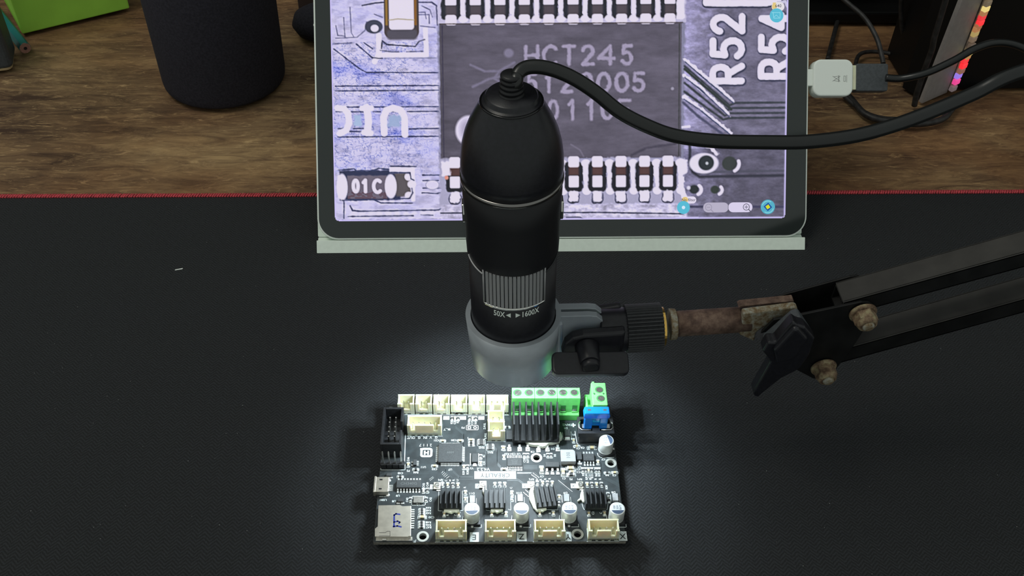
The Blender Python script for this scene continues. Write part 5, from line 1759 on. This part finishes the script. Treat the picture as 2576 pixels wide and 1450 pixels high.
ui('crop_symbol', q, (150, 220, 236))
ui('zoom_slider', pill(MB(), 1772, 1838, 512, 537, .10), (184, 178, 200))
ui('zoom_slider', pill(MB(), 1837, 1900, 512, 537, .11), (218, 210, 236))
q = MB()
for cx in (1884, 1786):
    m_ = q if cx == 1884 else (q2 := MB())
    ribbon(m_, arcpts(cx, 524, 8, 8, 0, 360, 20), 1.6, .16)
    ribbon(m_, [(cx - 4, 524), (cx + 4, 524)], 1.5, .16)
    ribbon(m_, [(cx + 6, 530), (cx + 12, 536)], 2.4, .16)
ribbon(q, [(1884, 520), (1884, 528)], 1.5, .16)
ribbon(q, [(1837, 512), (1837, 537)], 1.2, .17)
ui('magnifier_symbol', q, (88, 88, 104))
ui('magnifier_symbol', q2, (156, 150, 172))
ui('round_symbol', disc(MB(), 1940, 524, 19, .12), (86, 176, 200))
q = MB()
ribbon(q, [p for p in arcpts(1940, 524, 15, 15, 20, 120)], 2, .15)
ribbon(q, [p for p in arcpts(1940, 524, 15, 15, 200, 300)], 2, .15)
ui('round_symbol_rim', q, (140, 214, 224))
c = pic(1940, 524)
ui('round_symbol_diamond', MB().add([(c[0] + x * .205 * 9, c[1] + y * .205 * 9, .16) for x, y in ((0, -1.25), (1.25, -.1), (.1, 1.25), (-1.25, .1))], [(0, 1, 2, 3)]), (28, 76, 156))
ui('round_symbol_core', MB().add([(c[0] + x * .205 * 6, c[1] + y * .205 * 6, .18) for x, y in ((-.2, -1.1), (1.1, -.2), (.2, 1.1), (-1.1, .2))], [(0, 1, 2, 3)]), (214, 224, 40))

# pale cover behind and below the tablet, folded as its stand
cov = thing('tablet_cover', 'pale grey-green stand cover under and behind the tablet, its lower lip showing', 'tablet cover', (0, 143.6, 0), (TL, 0, 0))
MB().rbox(-92.2, 169.4, 8.6, 172, -9.0, -6.5, .8, 3).build('back_panel', M['tabcover'], cov, bevel=.3)
MB().prism([(.12, -.1), (6.9, -.1), (6.9, -5.2), (8.4, -6.6), (8.4, -8.0), (7.0, -7.8), (5.4, -6.3)], -92.0, 169.2, swap='X').build('lower_lip', M['tabcover'], cov, bevel=.25, seg=2)
lg = MB()
lg.x = Matrix.Translation((0, 96, -9.1)) @ Matrix.Rotation(math.radians(52), 4, 'X')
lg.prism(round_rect(-60, 135, -64, -1, 3), -2.2, 0)
lg.build('stand_flap', M['tabcover'], cov, bevel=.3)

# white adapter plugged into the tablet's right edge, black plug in the adapter
ad = thing('usb_adapter', 'small white USB adapter plugged into the right edge of the tablet', 'adapter', (0, 143.6, 0), (TL, 0, 0))
a0, a1 = (170.61, 82.63), (193.58, 101.51)
slab(a0[0] + 1.5, a1[0], a0[1] - .6, a1[1], -7.2, 1.2, 4.2, 6).build('adapter_body', M['white_pl'], ad, bevel=.9, seg=3)
MB().box(TX1 - .5, a0[0] + 2.2, a0[1] + 5.0, a1[1] - 5.0, -6.0, -.3).build('adapter_neck', M['white_pl'], ad, bevel=.4)
MB().box(a1[0] - .5, a1[0] + 2.6, a0[1] + 3.0, a1[1] - 3.0, -6.3, .2).build('adapter_mouth', M['ivory'], ad, bevel=.3)
k = MB()
c = (184.48, 91.24)
z = 1.23
for pts in ([(-2.0, -1.3), (2.0, 1.3)], [(-2.0, 1.3), (2.0, -1.3)], [(-1.4, -1.0), (1.3, -1.4), (1.3, 1.4), (-1.4, 1.0)], [(1.4, -1.7), (1.4, 1.7)], [(4.0, -1.4), (4.9, -1.4), (4.9, 1.4), (4.0, 1.4), (4.0, -1.4)], [(5.6, -1.8), (5.6, 1.8)]):
    line(k, [(c[0] + p[0], c[1] + p[1]) for p in pts], .22, z)
k.build('printed_marks', M['bin_ink'], ad, flat=True, label='grey crossed-out wheeled bin mark')
usb = thing('usb_plug', 'black USB plug with thin black cable pushed into the white adapter', 'USB cable', (0, 143.6, 0), (TL, 0, 0))
p0, p1 = (195.37, 84.73), (212.84, 99.44)
MB().rbox(p0[0], p1[0], p0[1], p1[1], -6.8, .6, 1.2, 4).build('plug_body', M['grey_pl'], usb, bevel=.7, seg=3)
TI = (Matrix.Translation((0, 143.6, 0)) @ Matrix.Rotation(TL, 4, 'X')).inverted()
MB().tube([tuple(TI @ Vector(p)) for p in [(208.81, 196.81, 74.01), (215.5, 195.4, 74.41), (222.12, 193.41, 77.1), (229.54, 193.11, 80.15), (241.05, 194.92, 85.69), (250.92, 197.66, 90.63), (261.26, 199.55, 93.27), (272.1, 199.46, 92.42), (282.39, 195.78, 89.23), (298.81, 187.3, 81.41)]], 2.0, 10, 6).build('thin_cable', M['cable'], usb)

# ------------------------------------------------------------------ loose cables on the wood behind the tablet's right side
def cable(label, pts, r=1.5, m='cable_old'):
    return tag(MB().tube(pts, r, 10, 6).build('cable', M[m]), label, 'cable', 'loose black cables behind the tablet')


cable('thin grey-black cable arching down behind the black plug', [(191.97, 260.04, 92.71), (199.28, 250.69, 89.19), (207.54, 240.62, 84.98), (212.38, 229.27, 79.21), (213.46, 218.91, 74.25), (213.45, 214.16, 72.18)], 1.3)
cable('black cable looping low across the wood under the white adapter', [(231.45, 303.17, 2.3), (234.93, 287.65, 2.3), (239.66, 268.63, 2.3), (252.74, 261.57, 2.3), (269.61, 258.91, 2.3), (286.68, 264.12, 2.3), (299.56, 278.41, 2.3), (316.61, 296.05, 2.3), (335.39, 303.22, 2.3)], 2.1)
cable('black cable hanging straight down at the top edge behind the adapter', [(268.54, 335, 54.88), (270.24, 335, 46.56), (273.62, 335, 35.23), (277.45, 335, 25.1), (283.28, 335, 14.74), (291.51, 335, 5.68), (298.31, 335, -2)], 1.5)
cable('second black cable loop lying just inside the low loop', [(231.24, 292.76, 2), (238.65, 273.53, 2), (248.99, 265.52, 2), (266.53, 264.61, 2)], 1.6)
cable('dark cable running down in front of the black case, left of the grey upright', [(270.7, 281, 82.41), (271.06, 281, 74.83), (272.21, 281, 50.46), (273.36, 281, 41.48), (273.12, 281, 27.22), (273.59, 281, 11.03), (274.81, 281, 1.22)], 1.8)
cable('faint black cable lying nearest the tablet edge', [(269.1, 427.01, 1.6), (253.04, 385.34, 1.6), (241.72, 357.62, 1.6), (233.22, 336.56, 1.6)], 1.6)
cable('flat black cable bridging above the black plug', [(247.2, 321.6, 3), (255.13, 339.43, 3), (264.99, 344.67, 3), (278.06, 342.1, 3), (289.37, 334.36, 3)], 1.4)

# grey upright with a strip of coloured LEDs and the black case it belongs to
ux_, uy_ = 281.4, 284.7
vx, vy = 302.6, 297.7
ang = math.atan2(vy - uy_, vx - ux_)
cs_ = thing('computer_case', 'black case with grey front upright and coloured LED strip, at the back right', 'computer case', (ux_, uy_, 0))
wd = math.hypot(vx - ux_, vy - uy_)
RZ = Matrix.Rotation(ang, 4, 'Z')
q = MB()
q.x = RZ
q.prism([(0, .2), (wd, .2), (wd + 1, 330), (15, 330)], 0, 3, swap='Y').build('front_upright', M['post'], cs_, bevel=.4, label='smooth grey metal upright')
MB().box(-4, 240, 18, 62, .2, 330).build('case_shell', M['case'], cs_, bevel=.5)
q = MB()
q.x = RZ
q.box(4, wd + 7, 3.2, 20, .2, 330).build('side_panel', M['case'], cs_, bevel=.5)
LP_ = [(305.2, 297, 4.11), (305.59, 297, 9.21), (305.4, 297, 13.66), (306.03, 297, 17.19), (306.3, 297, 20.99), (305.94, 297, 25.04), (306.34, 297, 27.63), (306.9, 297, 30.49), (306.61, 297, 35.02), (305.87, 297, 40.07), (305.77, 297, 43.96), (305.72, 297, 46.99), (306.05, 297, 48.91), (306.45, 297, 51.37), (306.35, 297, 55.16), (306.39, 297, 57.85), (306.59, 297, 60.79), (306.5, 297, 64.5), (306.22, 297, 68.71), (305.99, 297, 73.39)]
tp = MB()
a_, b_ = LP_[0], LP_[-1]
tp.add([(x + dx - ux_, y + dy - uy_, z_) for (x, y, z_) in (a_, b_) for dx, dy in ((-2.7, 0), (2.7, 1.2), (2.7, 3), (-2.7, 2))], [(0, 1, 2, 3), (4, 5, 6, 7), (0, 1, 5, 4), (1, 2, 6, 5), (2, 3, 7, 6), (3, 0, 4, 7)])
tp.build('led_tape', mat('clear_tape', (.34, .27, .22), .35, noise=.3, nscale=300), cs_)
cols = [((.9, .7, .75), .10), ((1, .05, .35), .75), ((.36, .22, 1.0), .75), ((.8, .3, .2), .25), ((1, .006, .02), .95), ((1, .01, .025), .85), ((1, .45, .12), .40), ((.95, .85, .25), .65),
        ((.6, .4, .25), .10), ((.75, .5, .3), .16), ((.9, .65, .2), .38), ((1, .4, .12), .35), ((1, .3, .1), .3), ((1, .006, .02), .95), ((1, .015, .03), .75), ((1, .4, .12), .35), ((1, .78, .25), .75), ((.6, .45, .25), .16), ((.6, .45, .25), .2), ((.9, .1, .1), .5)]
for i, ((c, s), p) in enumerate(zip(cols, LP_)):
    q = MB()
    q.x = Matrix.Translation((p[0] - ux_, p[1] - uy_ + .3, p[2])) @ RZ
    q.rbox(-2.5, 2.5, -1.6, 1.6, -1.9, 1.9, .7, 3).build('led', mat('led_glow', (.25, .2, .18), .3, emit=c, estr=s), cs_, bevel=.6)

# tall black container on the left
ct = thing('cylindrical_container', 'tall matt black round container standing on the wood left of the tablet', 'container', (-168.5, 316, 0))
MB().lathe([(35, .2), (37.6, .8), (38.4, 2.5), (38.8, 6), (41.5, 190), (39.6, 191.5), (38, 190), (34, 6), (0, 6)], 80).build('container_body', M['container'], ct)
MB().lathe([(41.2, 176), (42.0, 176), (42.2, 186), (41.4, 186)], 80, closed=True).build('rim_band', M['black'], ct)

# lime green box, upper left
g0, g1 = Vector((-313.9, 369.7)), Vector((-250.5, 406.5))
ga = math.atan2(g1.y - g0.y, g1.x - g0.x)
gb = thing('green_box', 'bright lime green cardboard box at the upper left of the desk', 'box', (g0.x, g0.y, 0), (0, 0, ga))
gw = (g1 - g0).length
MB().box(0, gw, 0, 55, .3, 92).build('box_body', M['greenbox'], gb, bevel=1.0)
MB().box(.5, gw - .5, .5, 54.5, 92, 93.2).build('box_lid', M['greenbox'], gb, bevel=.4)

# teal pencil
pe0, pe1 = Vector((-303.5, 345.5, 4.0)), Vector((-352, 414, 4.0))
pn = thing('pencil', 'teal hexagonal pencil on the wood at the far left, flat end towards us', 'pencil', pe0)
dr = (pe1 - pe0)
m = MB().cyl((0, 0, 0), tuple(dr), 3.9, 3.9, 6, smooth=False)
m.build('painted_barrel', M['teal'], pn, bevel=.3)
MB().cyl(tuple(-dr.normalized() * .3), tuple(dr.normalized() * .6), 3.5, 3.5, 20).build('wooden_end', M['pencilwood'], pn)
MB().cyl(tuple(-dr.normalized() * .5), tuple(dr.normalized() * .4), 1.1, 1.1, 12).build('lead_core', M['black'], pn)

# dark case at the left edge
p = (-305.38, 325.04, 0)
dk = thing('charcoal_case', 'dark charcoal rounded case standing at the left edge beside the pencil', 'case', (p[0], p[1], 0), (0, 0, math.radians(14)))
MB().rbox(-70, 0, 0, 26, 1.2, 62, 4).build('case_body', M['grey_pl'], dk, bevel=2.5, seg=3)
MB().rbox(-69, -1, .5, 25.5, 0, 1.6, 4).build('case_foot', M['pale_wood'], dk, bevel=.4)

# stacked boards and a dark cloth lump behind, between container and tablet
wb = thing('wooden_shelf_board', 'dark wooden shelf board with a pale edge behind the container', 'shelf board', (-90, 470, 0))
p = (-131.82, 384.82, 0)
MB().box(-40, 60, p[1] - 470 + 12, p[1] - 470 + 40, .2, 14).build('board_panel', M['darkwood'], wb, bevel=.5)
MB().box(-40, 60, p[1] - 470 + 40, p[1] - 470 + 60, .2, 26).build('pale_board', M['pale_wood'], wb, bevel=.5)
p = (-116.7, 366.89, 0)
bp_ = MB()
bp_.lathe([(9, .2), (16, 1.5), (19, 7), (17, 13), (10, 17.5), (0, 18.5)], 32)
tag(bp_.build('headphone_cushion', M['container'], loc=(p[0] + 4, p[1] + 8, 0)), 'black padded round cushion half hidden behind the tablet edge', 'cushion')

# monitor on its foot, back right; unseen panel added to shade the wood
mo = thing('blocker', 'black monitor on a flat black foot at the back right, added to shade the wood, only its foot in view', 'blocker', (250, 480, 0))
MB().prism(round_rect(-85, 110, -92, 60, 14), .2, 9).build('foot', M['case'], mo, bevel=1.5)
MB().box(-5, 45, -60, -40, 9, 190).build('neck', M['case'], mo, bevel=2)
MB().box(-170, 330, -80, -60, 32, 440).build('panel', M['case'], mo, bevel=3)  # added out of view to block world light and darken the wood
MB().box(-166, 326, -81, -80.1, 36, 436).build('blocker_face', M['black_gloss'], mo)
